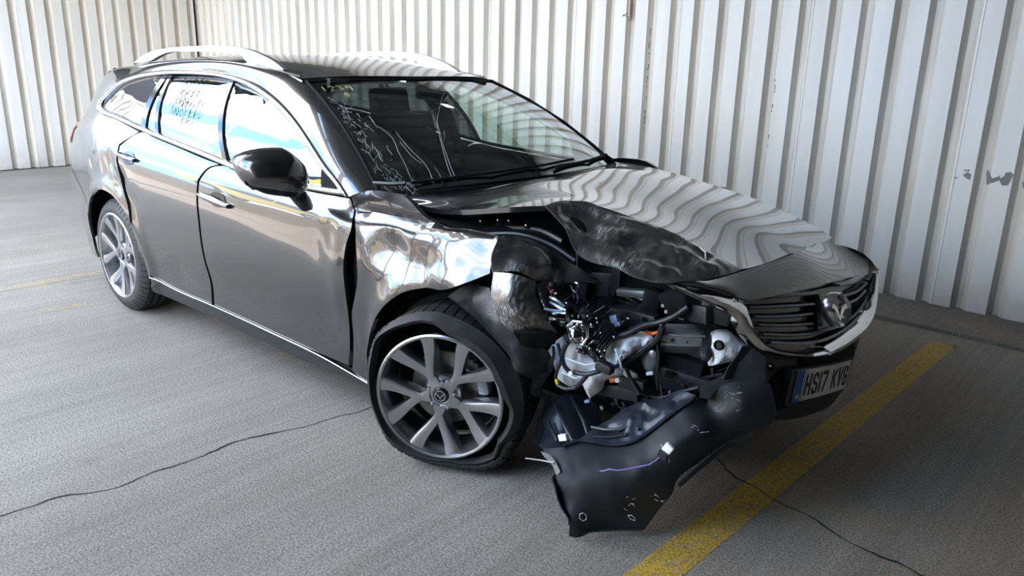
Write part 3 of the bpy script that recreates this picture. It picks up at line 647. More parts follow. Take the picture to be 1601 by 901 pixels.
# crazed edge beside the driver's pillar
random.seed(11); mb = MB()
base = [(-1.06, 0.74), (-1.043, 0.612), (-1.042, 0.499), (-1.048, 0.388), (-1.055, 0.291), (-1.056, 0.191), (-1.044, 0.117), (-1.011, 0.059), (-0.97, 0.014), (-0.918, -0.013)]; bs = dense(base, .012)
for i in range(300):
    p = bs[random.randrange(len(bs))] + np.array([random.gauss(.07, .05), random.gauss(0, .03)])
    if abs(p[0]) > .96: continue
    q = p + np.array([random.gauss(0, .02), random.gauss(0, .035)]); r = (p+q)/2 + np.array([random.gauss(0, .008), random.gauss(0, .01)])
    mb.tube([scr(*p), scr(*r), scr(*q)], .0008, 3)
mb.build('crazed_glass', 'crack', ws, kind='stuff')
# wax-pencil figures on the screen and on the rear door glass
GLY = {'1': [[(.5, 0), (.5, 1)]], '2': [[(0, .85), (.5, 1), (.9, .75), (0, 0), (1, 0)]], '3': [[(0, 1), (.8, .95), (.4, .55), (.9, .3), (0, 0)]], '9': [[(.9, .6), (.3, .5), (.2, .9), (.8, .95), (.8, 0)]],
       '5': [[(.9, 1), (.2, 1), (.1, .55), (.8, .5), (.8, .1), (0, 0)]], '8': [[(.5, .5), (.1, .8), (.5, 1), (.9, .8), (.5, .5), (.1, .2), (.5, 0), (.9, .2), (.5, .5)]], '6': [[(.8, 1), (.1, .4), (.4, 0), (.9, .2), (.6, .5), (.1, .35)]], '0': [[(.5, 1), (0, .5), (.5, 0), (1, .5), (.5, 1)]],
       '4': [[(.2, 1), (.1, .4), (.9, .4)], [(.7, .8), (.6, 0)]], '7': [[(0, 1), (.9, 1), (.4, 0)]], 'N': [[(0, 0), (0, 1), (.9, 0), (.9, 1)]], 'O': [[(.5, 1), (0, .5), (.5, 0), (1, .5), (.5, 1)]], 'B': [[(0, 0), (0, 1), (.8, .8), (.1, .5), (.9, .2), (0, 0)]],
       'L': [[(0, 1), (0, 0), (.8, 0)]], 'D': [[(0, 0), (.1, 1), (.9, .5), (0, 0)]], 'P': [[(0, 0), (.1, 1), (.8, .8), (.1, .5)]], 'C': [[(.9, .9), (.2, .8), (.1, .2), (.9, 0)]], 'A': [[(0, 0), (.5, 1), (.9, 0)], [(.2, .4), (.8, .4)]], 'T': [[(0, 1), (1, 1)], [(.5, 1), (.4, 0)]], 'e': [[(.1, .4), (.8, .4), (.5, .7), (.1, .3), (.8, 0)]], 'U': [[(0, 1), (.1, 0), (.8, 0), (.8, 1)]], 'E': [[(.8, 1), (0, 1), (0, 0), (.8, 0)], [(0, .5), (.6, .5)]], 'R': [[(0, 0), (0, 1), (.8, .8), (0, .5), (.9, 0)]]}
def write(txt, at, size, fn, r, mat, nm, parent):
    x = at[0]
    for ch in txt:
        for st in GLY.get(ch, []): MB().tube([fn(x + px*size[0], at[1] + py*size[1]) for px, py in st], r, 4).build(nm, mat, parent)
        x += size[0]*1.35
M['wax'] = simple('yellow_wax_pencil', (.42, .38, .16), .7); M['wax_grey'] = simple('grey_wax_pencil', (.03, .03, .03), .7)
s0, t0 = [(-0.954, 0.866)][0]
write('1239', (s0, t0), (.045, .055), lambda a, b: scr(a, b, .003), .0018, 'wax', 'wax_stroke', ws)
s0, t0 = [(-0.834, 0.781)][0]
write('0', (s0, t0), (.035, .05), lambda a, b: scr(a, b, .003), .0016, 'wax', 'wax_stroke', ws)
gl = lambda x, z: (x, side_y(x, z, -1, -.004, False), z)
for txt, p0 in (('RE5T', [(-2.128, 1.328)][0]), ('5CAT1', [(-2.123, 1.268)][0]), ('23804759', [(-2.131, 1.224)][0]), ('NO BLD', [(-2.096, 1.179)][0]), ('Pe', [(-1.966, 1.137)][0])):
    write(txt, p0, (.026 if len(txt) > 6 else .034, .038), gl, .0016, 'wax_grey', 'wax_stroke', rg)

# wipers and cowl
sheet('cowl_panel', [tuple(scr(s, -.02, -.006)) for s in np.linspace(-.98, .98, 9)] + [(-.36, .70, .90), (-.26, .4, .90), (-.20, 0, .90), (-.26, -.4, .90), (-.32, -.62, .90), (-.42, -.72, .90)], (), 'matt', car, .04)
MB().tube([(-0.513, -0.8, 1.013), (-0.426, -0.79, 1.017), (-0.372, -0.76, 1.023), (-0.383, -0.77, 1.008)], [.007, .010, .009, .004], 6).build('wiper_arm', 'black', car)
MB().tube([scr(-.85, .01, .012), scr(-.4, .02, .014), scr(0, .03, .014), scr(.30, .045, .014)], .006, 6).build('wiper_blade', 'matt', car)
MB().tube([scr(.05, .0, .012), scr(.5, .015, .014), scr(.93, .03, .016)], .008, 6).build('wiper_blade', 'matt', car)
sheet('cowl_corner', [(-0.581, 0.74, 1.03), (-0.518, 0.74, 1.026), (-0.413, 0.72, 0.997), (-0.446, 0.7, 0.978), (-0.542, 0.72, 0.974)], (), 'matt', car, .02, .02, puff=.012)

# --- bonnet
FOLD = [(0.228, -0.66, 1.006), (0.23, -0.6, 1.013), (0.286, -0.5, 1.011), (0.37, -0.45, 0.978), (0.513, -0.4, 0.943), (0.603, -0.36, 0.909), (0.659, -0.34, 0.872), (0.731, -0.32, 0.853), (0.79, -0.29, 0.821)]
B_REAR = [(-0.373, -0.76, 0.978), (-0.389, -0.66, 0.976), (-0.431, -0.48, 0.967), (-0.439, -0.24, 0.967), (-0.448, -0.06, 0.968), (-0.472, 0.2, 0.969), (-0.476, 0.46, 0.975), (-0.467, 0.7, 0.976)]
B_FAR = [(-0.434, 0.74, 0.986), (-0.276, 0.74, 0.982), (-0.088, 0.74, 0.963), (0.091, 0.74, 0.936), (0.261, 0.74, 0.907), (0.426, 0.73, 0.878), (0.623, 0.7, 0.823), (0.707, 0.67, 0.805)]
B_FRONT = [(0.771, 0.62, 0.792), (0.783, 0.4, 0.788), (0.792, 0.18, 0.79), (0.802, -0.08, 0.801)]
B_NEAR = [(0.228, -0.66, 1.006), (0.13, -0.72, 0.998), (-0.029, -0.745, 0.968), (-0.187, -0.75, 0.939), (-0.287, -0.77, 0.95)]
B_LOW = [(0.79, -0.29, 0.821), (0.775, -0.4, 0.814), (0.747, -0.5, 0.817), (0.695, -0.59, 0.818), (0.643, -0.62, 0.816), (0.589, -0.65, 0.828), (0.521, -0.66, 0.848), (0.472, -0.68, 0.855), (0.394, -0.68, 0.869), (0.36, -0.68, 0.907), (0.329, -0.67, 0.944), (0.273, -0.66, 0.978)]
allA = [np.array(p) for p in B_REAR + B_FAR + B_FRONT + FOLD[1:] + B_NEAR]
inn = [(.09, .25, .985), (.42, .25, .930), (.12, -.15, .985), (.40, -.10, .930), (.64, .2, .868), (-.15, .3, 1.015), (-.15, -.2, 1.012)]
hA = rbf([p[:2] for p in allA] + [p[:2] for p in inn], [p[2] for p in allA] + [p[2] for p in inn], 5e-2)
outA = [tuple(p[:2]) for p in B_REAR + B_FAR + B_FRONT] + [tuple(p[:2]) for p in FOLD[::-1]] + [tuple(p[:2]) for p in B_NEAR[1:]]
PA = dense(outA, .02, True, 40); voA, FA, bndA = cdt_fill(PA, .022)
def bz(x, y):
    z = hA((x, y)); z -= 0**math.exp(-((abs(y)-.33)/.06)**2)*min(1, max(0, (x+.2)/.5)) if y > -.2 else 0
    z += .018*math.exp(-((x-.05)/.12)**2 - ((y+.25)/.25)**2)*0
    return z
V = [np.array((q[0], q[1], bz(*q))) for q in voA]; F = list(FA); ix = {}
for a, b in bndA:
    for q in (a, b):
        if q not in ix: ix[q] = len(V); V.append(V[q] + np.array((0, 0, -.018)))
F += [(b, a, ix[a], ix[b]) for a, b in bndA]
bonnet = mesh('bonnet', V, F, 'paint', car, True, 50)
sheet('crumpled_bonnet_corner', FOLD + B_LOW[1:], [(0.3, -0.56, 0.953), (0.399, -0.6, 0.907), (0.352, -0.5, 0.952), (0.438, -0.545, 0.927), (0.514, -0.56, 0.888), (0.492, -0.47, 0.925), (0.601, -0.52, 0.875), (0.663, -0.5, 0.85), (0.676, -0.42, 0.871), (0.603, -0.6, 0.857), (0.461, -0.63, 0.879), (0.737, -0.42, 0.839)], 'paint_scuffed', bonnet, .011, .006, amp=.020, sc=7, seed=3)
MB().tube([np.array(p)+np.array([0, 0, .003]) for p in [(0.659, -0.352, 0.883), (0.686, -0.36, 0.872), (0.702, -0.385, 0.848), (0.716, -0.43, 0.828), (0.739, -0.48, 0.816)]], .0035, 5).build('torn_paint_edge', 'primer', bonnet)
sheet('bonnet_underside', [np.array(p)+np.array([.0, .05, -.02]) for p in B_NEAR[::-1]] + [np.array(p)+np.array([.02, .08, -.015]) for p in B_LOW[::-1][1:-1]] + [(.72, -.1, .70), (.3, .5, .82), (-.35, .5, .90), (-.35, -.4, .90)], (), 'matt', car, .06, .008)

# --- crumpled wing, torn corner, arch liner
sheet('folded_wing_top', [(0.208, -0.905, 0.859), (0.196, -0.86, 0.92), (0.191, -0.82, 0.922), (0.225, -0.74, 0.902), (0.312, -0.68, 0.85), (0.382, -0.66, 0.819), (0.44, -0.6, 0.761), (0.386, -0.68, 0.771), (0.325, -0.74, 0.774), (0.307, -0.8, 0.789), (0.267, -0.87, 0.823), (0.212, -0.9, 0.813)],
      [(0.239, -0.84, 0.875), (0.299, -0.78, 0.854), (0.346, -0.7, 0.804), (0.295, -0.84, 0.842), (0.338, -0.76, 0.836)], 'paint_scuffed', front_wing, .011, .006, amp=.008, sc=8, seed=5)
sheet('torn_wing_end', [(0.222, -0.91, 0.819), (0.301, -0.91, 0.828), (0.345, -0.84, 0.798), (0.344, -0.84, 0.759), (0.362, -0.83, 0.713), (0.388, -0.82, 0.667), (0.411, -0.8, 0.626), (0.371, -0.84, 0.624), (0.307, -0.9, 0.627), (0.283, -0.93, 0.663), (0.243, -0.94, 0.733)],
      [(0.321, -0.93, 0.769), (0.346, -0.91, 0.706), (0.354, -0.87, 0.666), (0.288, -0.925, 0.803)], 'paint_scuffed', front_wing, .011, .006, amp=.006, sc=9, seed=2, lam=1e-3)
sheet('torn_wing_lip', [(0.316, -0.91, 0.634), (0.387, -0.86, 0.635), (0.411, -0.8, 0.628), (0.387, -0.78, 0.579), (0.344, -0.82, 0.562), (0.316, -0.87, 0.579)], (), 'matt', car, .014, .01, amp=.006, sc=14)
sheet('arch_liner', [(-0.071, -0.83, 0.654), (-0.019, -0.83, 0.694), (0.05, -0.83, 0.729), (0.151, -0.85, 0.738), (0.181, -0.86, 0.697), (0.244, -0.87, 0.644), (0.282, -0.86, 0.601), (0.33, -0.82, 0.565), (0.341, -0.76, 0.538), (0.331, -0.7, 0.455), (0.325, -0.7, 0.344), (0.311, -0.72, 0.222), (0.29, -0.74, 0.146), (0.312, -0.78, 0.269), (0.313, -0.8, 0.372), (0.298, -0.82, 0.445), (0.241, -0.83, 0.502), (0.157, -0.83, 0.555), (0.073, -0.83, 0.601), (0, -0.83, 0.631)],
      [(0.086, -0.86, 0.681), (0.224, -0.88, 0.626), (0.307, -0.84, 0.5), (0.332, -0.77, 0.416)], 'black', car, .014, .005, amp=.010, sc=13, seed=8, lam=1e-3)
for x0, y0, y1, rr in ((0, -.83, -.50, .41), (-2.75, -.80, -.55, .405), (0, .83, .5, .40), (-2.75, .84, .55, .40)):
    prof = []; A_ = range(60 if (x0 == 0 and y0 < 0) else -10, 191, 10)
    V = [(x0+rr*math.cos(math.radians(a)), y, .33+rr*math.sin(math.radians(a))) for a in A_ for y in (y0, y1)]
    n = len(V)//2; F = [(2*i, 2*i+1, 2*i+3, 2*i+2) for i in range(n-1)]; c0 = len(V); V.append((x0, y1, .33)); F += [(2*i+1, 2*i+3, c0) for i in range(n-1)]
    mesh('wheel_house', V, F, 'matt', car)
sheet('lower_liner', [(0.245, -0.7, 0.14), (0.249, -0.68, 0.225), (0.262, -0.64, 0.28), (0.301, -0.6, 0.314), (0.338, -0.56, 0.308), (0.397, -0.54, 0.29), (0.428, -0.54, 0.236), (0.461, -0.55, 0.197), (0.446, -0.62, 0.183), (0.425, -0.66, 0.185), (0.415, -0.74, 0.187), (0.356, -0.78, 0.178)],
      [(0.344, -0.66, 0.262), (0.385, -0.6, 0.255), (0.349, -0.7, 0.203)], 'liner', car, .014, .005, amp=.006, sc=8, seed=6)
for P in ([(0.307, -0.66, 0.298), (0.355, -0.69, 0.276), (0.407, -0.72, 0.251), (0.454, -0.74, 0.226)], [(0.333, -0.6, 0.314), (0.389, -0.635, 0.294), (0.437, -0.66, 0.269), (0.472, -0.68, 0.234)], [(0.312, -0.7, 0.24), (0.36, -0.73, 0.223), (0.393, -0.75, 0.212)]):
    MB().tube(P, .007, 6).build('liner_rib', 'liner', car)
# --- nose: bumper top, chrome wing, grille, badge, lower bumper, number plate
def nose_p(y, z, off=0.): return np.array((float(nose_x(y, z)) + off, y, z))
def nose_sheet(name, out, mat, parent=car, off=0., step=.02, thick=.015, **k):
    return panel(name, out, lambda a, b: nose_p(a, b, off), mat, parent, step, thick, lambda a, b: np.array((-1, .2*a, 0)), **k)
NT = [(0.77, -0.73, 0.857), (0.8, -0.686, 0.862), (0.81, -0.59, 0.844), (0.82, -0.472, 0.839), (0.835, -0.343, 0.841), (0.865, -0.02, 0.846), (0.84, 0.428, 0.804), (0.885, 0.494, 0.788), (0.935, 0.528, 0.764), (0.97, 0.602, 0.693)]
NL = [(0.695, 0.663), (0.431, 0.695), (0.264, 0.714), (-0.148, 0.75), (-0.316, 0.76), (-0.405, 0.764), (-0.436, 0.767)]
NL3 = [nose_p(*q, .004) for q in NL] + [(0.872, -0.5, 0.787), (0.824, -0.58, 0.808), (0.788, -0.66, 0.833)]
loft('bumper_top', resample(NT, 40), resample(NL3[::-1], 40), 'paint', car, 8, .012, (1, 0, .6))
sheet('nose_seal', [np.array(p)+np.array([-.02, .01, -.012]) for p in NT[2:6]] + [(0.79, 0.188, 0.783), (0.78, -0.239, 0.796), (0.76, -0.501, 0.812)], (), 'matt', car, .03, .006)
gr = nose_sheet('grille', [(-0.437, 0.763), (-0.148, 0.748), (0.264, 0.712), (0.674, 0.664), (0.636, 0.606), (0.564, 0.555), (0.448, 0.525), (0.249, 0.515), (0.039, 0.507), (-0.176, 0.545), (-0.346, 0.602), (-0.389, 0.639), (-0.415, 0.701)], 'gloss', off=-.035, step=.04)
for L in ([(-0.404, 0.765), (-0.228, 0.743), (0.009, 0.71)], [(-0.425, 0.739), (-0.251, 0.713), (-0.029, 0.678)], [(-0.41, 0.708), (-0.243, 0.678), (-0.049, 0.649)], [(-0.394, 0.679), (-0.247, 0.649), (-0.058, 0.616)],
          [(-0.378, 0.646), (-0.192, 0.605), (0.017, 0.572), (0.249, 0.553), (0.429, 0.562), (0.542, 0.591), (0.6, 0.637)], [(-0.346, 0.614), (-0.197, 0.579), (0.008, 0.544), (0.24, 0.53), (0.446, 0.541)],
          [(0.228, 0.695), (0.413, 0.671), (0.603, 0.667)], [(0.262, 0.649), (0.424, 0.633), (0.562, 0.639)], [(0.264, 0.615), (0.413, 0.606), (0.532, 0.614)]):
    P = dense(L, .03); V = []
    for y, z in P:
        for dy, dz in ((-.030, .006), (-.004, .005), (.0, 0), (-.004, -.005), (-.030, -.007)): V.append(nose_p(y, z+dz, dy))
    m_ = len(P); F = [(i*5+j, (i+1)*5+j, (i+1)*5+(j+1) % 5, i*5+(j+1) % 5) for i in range(m_-1) for j in range(5)] + [tuple(range(5)), tuple((m_-1)*5+j for j in range(5))]
    mesh('grille_slat', V, F, 'slat', gr, True, 40)
nose_sheet('badge_mount', [(0.013, 0.718), (0.283, 0.686), (0.262, 0.548), (-0.002, 0.583)], 'gloss', gr, off=-.015, step=.04)
def bar_chrome(name, outer, inner, mat, depth=.03, parent=car):
    a = resample(outer, 30); b = resample(inner, 30); V = []
    for p, q in zip(a, b):
        p = np.array(p); q = np.array(q)
        for t, o in ((0, -depth), (0, 0), (.25, .010), (.5, .013), (.8, .006), (1, -.006), (1, -depth)): V.append(p*(1-t)+q*t + np.array((o, 0, 0)))
    F = [(i*7+j, (i+1)*7+j, (i+1)*7+j+1, i*7+j+1) for i in range(29) for j in range(6)]
    return mesh(name, V, F, mat, parent, True, 40)
n3 = lambda L: [nose_p(*q) for q in L]
TIP_U = [(0.76, -0.72, 0.853), (0.804, -0.655, 0.827), (0.861, -0.56, 0.799)]; TIP_L = [(0.767, -0.72, 0.847), (0.806, -0.67, 0.817), (0.842, -0.61, 0.785), (0.866, -0.56, 0.757)]
bar_chrome('grille_wing_trim', TIP_L + n3([(-0.504, 0.723), (-0.481, 0.695), (-0.459, 0.654), (-0.43, 0.62), (-0.351, 0.58), (-0.271, 0.552), (-0.172, 0.527), (-0.019, 0.494), (0.057, 0.484)]), TIP_U + n3([(-0.485, 0.778), (-0.441, 0.76), (-0.436, 0.725), (-0.417, 0.661), (-0.391, 0.629), (-0.342, 0.599), (-0.263, 0.569), (-0.172, 0.542), (-0.05, 0.52), (0.038, 0.505)]), 'chrome')
bar_chrome('grille_wing_trim', n3([(0.038, 0.482), (0.188, 0.469), (0.348, 0.466), (0.501, 0.474), (0.602, 0.508), (0.652, 0.549), (0.69, 0.608), (0.704, 0.661)]), n3([(-0.005, 0.523), (0.122, 0.517), (0.257, 0.515), (0.447, 0.52), (0.538, 0.54), (0.592, 0.575), (0.633, 0.619), (0.661, 0.661)]), 'chrome', .04)
# badge: an oval ring around spread wings meeting in a V
bc = nose_p(*[(0.092, 0.641)][0], .03)
by = np.array((.26, .95, -.15)); by /= np.linalg.norm(by); bzv = np.array((-.22, .10, .97)); bzv /= np.linalg.norm(bzv)
hw, hh = .064, .062
bp_ = lambda a, b, o=0.: bc + by*a*hw + bzv*b*hh + np.array((1, 0, .2))*o
V = []; n = 48
for i in range(n):
    a = 2*math.pi*i/n; c_, s_ = math.cos(a), math.sin(a); k_ = 1 + .03*math.cos(4*a)
    for r_, o_ in ((1.0, -.02), (1.0, .006), (.92, .014), (.80, .008), (.77, -.012)): V.append(bp_(c_*r_*k_, s_*r_*k_, o_))
F = [(i*5+j, ((i+1) % n)*5+j, ((i+1) % n)*5+j+1, i*5+j+1) for i in range(n) for j in range(4)]
badge = mesh('badge', V, F, 'badge', car, True, 40)
def wing(pts_, nm='badge_wings'):
    V = [bp_(a, b, .006) for a, b in pts_] + [bp_(a, b, -.004) for a, b in pts_]; m_ = len(pts_)
    F = [(i, i+1, m_-2-i, m_-1-i) for i in range(m_//2-1)] + [(i, (i+1) % m_, (i+1) % m_+m_, i+m_) for i in range(m_)]
    return mesh(nm, V, F, 'badge', badge, False)
wing([(-.84, .30), (-.55, .36), (-.22, .14), (0, -.40), (.22, .14), (.55, .36), (.84, .30), (.90, .02), (.70, .06), (.42, .02)][:4] + [(0, -.66), (-.30, -.16), (-.58, .08), (-.90, .05)])
wing([(.84, .30), (.55, .36), (.22, .14), (0, -.40), (0, -.66), (.30, -.16), (.58, .08), (.90, .05)])
nose_sheet('lower_bumper', [(-0.403, 0.603), (-0.351, 0.58), (-0.172, 0.527), (0.043, 0.481), (0.348, 0.463), (0.49, 0.471), (0.48, 0.418), (0.467, 0.35), (0.46, 0.266), (0.436, 0.209), (0.324, 0.184), (0.087, 0.223), (-0.112, 0.269), (-0.265, 0.312), (-0.327, 0.331), (-0.345, 0.39), (-0.37, 0.481), (-0.451, 0.511), (-0.542, 0.524), (-0.518, 0.556), (-0.475, 0.589), (-0.443, 0.616)], 'bumper_torn', off=-.03, step=.02, thick=.003)
sheet('torn_bumper_flap', [(0.915, -0.43, 0.611), (0.909, -0.46, 0.592), (0.892, -0.49, 0.561), (0.85, -0.52, 0.515), (0.81, -0.56, 0.487), (0.826, -0.585, 0.46), (0.848, -0.565, 0.453), (0.862, -0.555, 0.483), (0.901, -0.525, 0.512), (0.951, -0.49, 0.521), (0.978, -0.45, 0.512), (0.953, -0.41, 0.581)], (), 'bumper_torn', car, .014, .002, amp=.003, sc=12, lam=.3)
nose_sheet('bumper_grille_slot', [(-0.344, 0.48), (-0.243, 0.503), (-0.214, 0.35), (-0.312, 0.361)], 'matt', off=-.022, step=.04)
nose_sheet('bumper_grille_slot', [(-0.142, 0.518), (0.035, 0.478), (0.388, 0.44), (0.42, 0.364), (-0.011, 0.463), (-0.149, 0.488)], 'matt', off=-.022, step=.04)
MB().cyl(nose_p(*[(-0.323, 0.523)][0], -.04), nose_p(*[(-0.323, 0.523)][0], -.022), .014).build('parking_sensor', 'bumper_dark', car)
# number plate
PR = Matrix(((1, 0, 0), (0, 1, 0), (0, 0, 1)))
def _rot(rx, ry, rz): return Matrix.Rotation(rx, 3, 'X') @ Matrix.Rotation(ry, 3, 'Y') @ Matrix.Rotation(rz, 3, 'Z')
PM = _rot(-.194, .015, -.034); PO = Vector((1.018, .017, .392))
def plate_pt(a, b, o=0.):   # a across, b up; the plate bows back towards its far end
    return PO + PM @ Vector((o - .10*a*a, a, b))
def bow(a0, a1, b0, b1, o, th, name, mat, parent, nseg=12):
    V = []
    for i in range(nseg+1):
        a = a0+(a1-a0)*i/nseg; V += [plate_pt(a, b0, o), plate_pt(a, b1, o), plate_pt(a, b1, o-th), plate_pt(a, b0, o-th)]
    F = [(i*4+j, (i+1)*4+j, (i+1)*4+(j+1) % 4, i*4+(j+1) % 4) for i in range(nseg) for j in range(4)] + [(0, 1, 2, 3), (nseg*4, nseg*4+3, nseg*4+2, nseg*4+1)]
    return mesh(name, V, F, mat, parent, False)
pl = bow(-.26, .26, -.0555, .0555, 0, .004, 'number_plate', 'plate', car); bow(-.30, .262, -.068, .062, -.006, .03, 'plate_holder', 'black', car)
bow(-.26, -.212, -.0555, .0555, .0008, .003, 'plate_band', 'plate_blue', pl, 4)
MB().tube([plate_pt(a, b, .001) for a, b in ((-.205, -.050), (.255, -.050), (.255, .050), (-.205, .050), (-.205, -.050))], .0008, 4).build('plate_border', 'ink', pl)
CH = {'H': [[(0, 0), (0, 1)], [(1, 0), (1, 1)], [(0, .5), (1, .5)]], 'S': [[(1, .80), (.9, .96), (.7, 1), (.3, 1), (.08, .93), (0, .78), (.05, .62), (.25, .53), (.75, .47), (.95, .38), (1, .22), (.92, .07), (.7, 0), (.3, 0), (.1, .04), (0, .20)]],
      '1': [[(.5, 0), (.5, 1)]], '7': [[(0, 1), (1, 1), (.35, 0)]], 'K': [[(0, 0), (0, 1)], [(1, 1), (.05, .42)], [(.32, .58), (1, 0)]], 'V': [[(0, 1), (.5, 0), (1, 1)]],
      'G': [[(1, .80), (.9, .95), (.7, 1), (.3, 1), (.1, .95), (0, .80), (0, .20), (.1, .05), (.3, 0), (.7, 0), (.9, .05), (1, .20), (1, .46), (.55, .46)]], 'B': [[(0, 0), (0, 1), (.7, 1), (.95, .88), (.95, .66), (.7, .54), (0, .54)], [(.7, .54), (1, .42), (1, .12), (.75, 0), (0, 0)]]}
def glyph(ch, a0, b0, w_, h_, sw, mat, o=.0015):
    V = []; F = []
    for st in CH[ch]:
        P = [np.array((a0+sw/2+(w_-sw)*x, b0+sw/2+(h_-sw)*y)) for x, y in st]
        for i in range(len(P)-1):
            t = P[i+1]-P[i]; t = t/np.linalg.norm(t); nn = np.array((-t[1], t[0]))*sw/2; e = t*sw*(.5 if len(P) > 2 or True else 0)
            ext0 = e if i == 0 and ch not in 'K' else t*sw*.25; ext1 = e if i == len(P)-2 and ch not in 'K' else t*sw*.25
            q = [P[i]-ext0+nn, P[i]-ext0-nn, P[i+1]+ext1-nn, P[i+1]+ext1+nn]; n0 = len(V)
            V += [plate_pt(*c, o) for c in q] + [plate_pt(*c, o-.001) for c in q]; F += [(n0, n0+1, n0+2, n0+3), (n0+4, n0+7, n0+6, n0+5)] + [(n0+j, n0+4+j, n0+4+(j+1) % 4, n0+(j+1) % 4) for j in range(4)]
    return mesh('plate_character', V, F, mat, pl, False)
a = -.190
for ch, w_ in (('H', .050), ('S', .050), ('1', .014), ('7', .050), (' ', .022), ('K', .050), ('V', .052), ('G', .050)):
    if ch != ' ': glyph(ch, a, -.0395, w_, .079, .013, 'ink')
    a += w_ + .0125
glyph('G', -.248, -.045, .010, .016, .003, 'plate', .002); glyph('B', -.234, -.045, .010, .016, .003, 'plate', .002)

# --- torn bumper corner hanging to the ground
HB = [(0.431, -0.88, 0.247), (0.493, -0.84, 0.263), (0.522, -0.8, 0.284), (0.557, -0.78, 0.285), (0.617, -0.75, 0.286), (0.668, -0.72, 0.302), (0.703, -0.68, 0.337), (0.751, -0.64, 0.391), (0.808, -0.58, 0.457), (0.836, -0.55, 0.431), (0.847, -0.55, 0.477), (0.894, -0.52, 0.513), (0.942, -0.49, 0.522), (0.997, -0.455, 0.519), (1.014, -0.455, 0.481), (1.03, -0.46, 0.422), (1.016, -0.47, 0.378), (0.972, -0.5, 0.358), (0.909, -0.56, 0.317), (0.865, -0.62, 0.261), (0.825, -0.69, 0.201), (0.824, -0.7, 0.173), (0.794, -0.73, 0.104), (0.765, -0.762, 0.033), (0.694, -0.81, 0.024), (0.639, -0.86, 0.018), (0.613, -0.925, 0.014), (0.592, -0.935, 0.017), (0.592, -0.93, 0.078), (0.555, -0.92, 0.106), (0.518, -0.91, 0.168), (0.513, -0.9, 0.202), (0.465, -0.89, 0.216)]
HBI = [(0.581, -0.895, 0.176), (0.656, -0.83, 0.224), (0.743, -0.78, 0.238), (0.694, -0.84, 0.13), (0.809, -0.71, 0.325), (0.872, -0.63, 0.384), (0.951, -0.54, 0.445), (0.749, -0.775, 0.123)]
hb = sheet('hanging_bumper_skin', HB, HBI, 'bumper_torn', car, .014, .005, amp=.006, sc=6, seed=4, lam=2e-4)
M_ = lambda P, d=(0, -.006, .003): [np.array(p)+np.array(d) for p in P]
for P, nm, mt, r in ((M_([(0.491, -0.845, 0.265), (0.526, -0.805, 0.283), (0.571, -0.785, 0.285), (0.626, -0.755, 0.284), (0.679, -0.725, 0.303), (0.714, -0.685, 0.337), (0.756, -0.645, 0.39), (0.807, -0.585, 0.449)]), 'bumper_edge_lip', 'liner', .006),
                  (M_([(0.825, -0.69, 0.203), (0.865, -0.62, 0.261), (0.909, -0.56, 0.317), (0.968, -0.5, 0.357)], (.01, 0, -.012)), 'bumper_edge_lip', 'bumper_dark', .008),
                  (M_([(0.596, -0.93, 0.016), (0.642, -0.865, 0.022), (0.697, -0.815, 0.028), (0.762, -0.765, 0.033)]), 'bumper_edge_lip', 'black', .004)):
    MB().tube(resample(P, 24), r, 6).build(nm, mt, hb)
sheet('torn_bumper_flap', [(0.5, -0.905, 0.189), (0.513, -0.9, 0.202), (0.557, -0.92, 0.107), (0.595, -0.93, 0.077), (0.592, -0.935, 0.055), (0.559, -0.94, 0.117), (0.526, -0.93, 0.168)], (), 'matt', hb, .012, .006)
sheet('torn_bracket', [(0.437, -0.9, 0.247), (0.477, -0.9, 0.248), (0.499, -0.9, 0.233), (0.525, -0.905, 0.208), (0.51, -0.905, 0.189), (0.484, -0.9, 0.218), (0.451, -0.9, 0.234)], (), 'steel', hb, .01, .004)
MB().tube([(0.342, -0.86, 0.17), (0.43, -0.89, 0.208), (0.498, -0.905, 0.23)], .003, 5).build('torn_strip', 'steel', hb)
for u_, P in enumerate(([(0.616, -0.905, 0.093), (0.625, -0.9, 0.099), (0.634, -0.895, 0.092), (0.634, -0.893, 0.076), (0.626, -0.9, 0.07), (0.617, -0.905, 0.077), (0.616, -0.905, 0.093)], [(0.729, -0.8, 0.089), (0.74, -0.795, 0.092), (0.75, -0.79, 0.082), (0.751, -0.79, 0.075), (0.737, -0.795, 0.076), (0.729, -0.8, 0.089)])):
    MB().tube([np.array(p)+np.array([.002, -.012, .006]) for p in P], .0012, 4).build('chalk_ring', 'scratch', hb)
# marker lamp hanging on its lilac wire
sm = MB(); P = [(0.654, -0.86, 0.245), (0.667, -0.855, 0.248), (0.682, -0.85, 0.258), (0.704, -0.84, 0.258), (0.723, -0.825, 0.262), (0.739, -0.815, 0.269), (0.762, -0.8, 0.278), (0.787, -0.79, 0.29), (0.799, -0.775, 0.302), (0.81, -0.765, 0.318)]
MB().tube([np.array(p)+np.array([.006, -.022, .010]) for p in P], .0018, 5).build('loose_wire', 'lilac', hb)
c0 = Vector([(0.828, -0.775, 0.341)][0]); MB().box(c0+Vector((0, -.02, 0)), (.028, .016, .022), Matrix.Rotation(.3, 3, 'Y')).build('wire_connector', 'black', hb, False)
c0 = Vector([(0.838, -0.765, 0.36)][0]); lm_ = MB().box(c0+Vector((0, -.022, .0)), (.030, .014, .036), Matrix.Rotation(.5, 3, 'Y'), .005).build('side_marker_lamp', 'plate', hb)
for P in ([(0.811, -0.765, 0.364), (0.825, -0.77, 0.356)], [(0.842, -0.77, 0.342), (0.849, -0.77, 0.319)]): MB().tube([np.array(p)+np.array([0, -.02, 0]) for p in P], .0012, 4).build('loose_wire', 'scratch', hb)
random.seed(8); mb = MB()
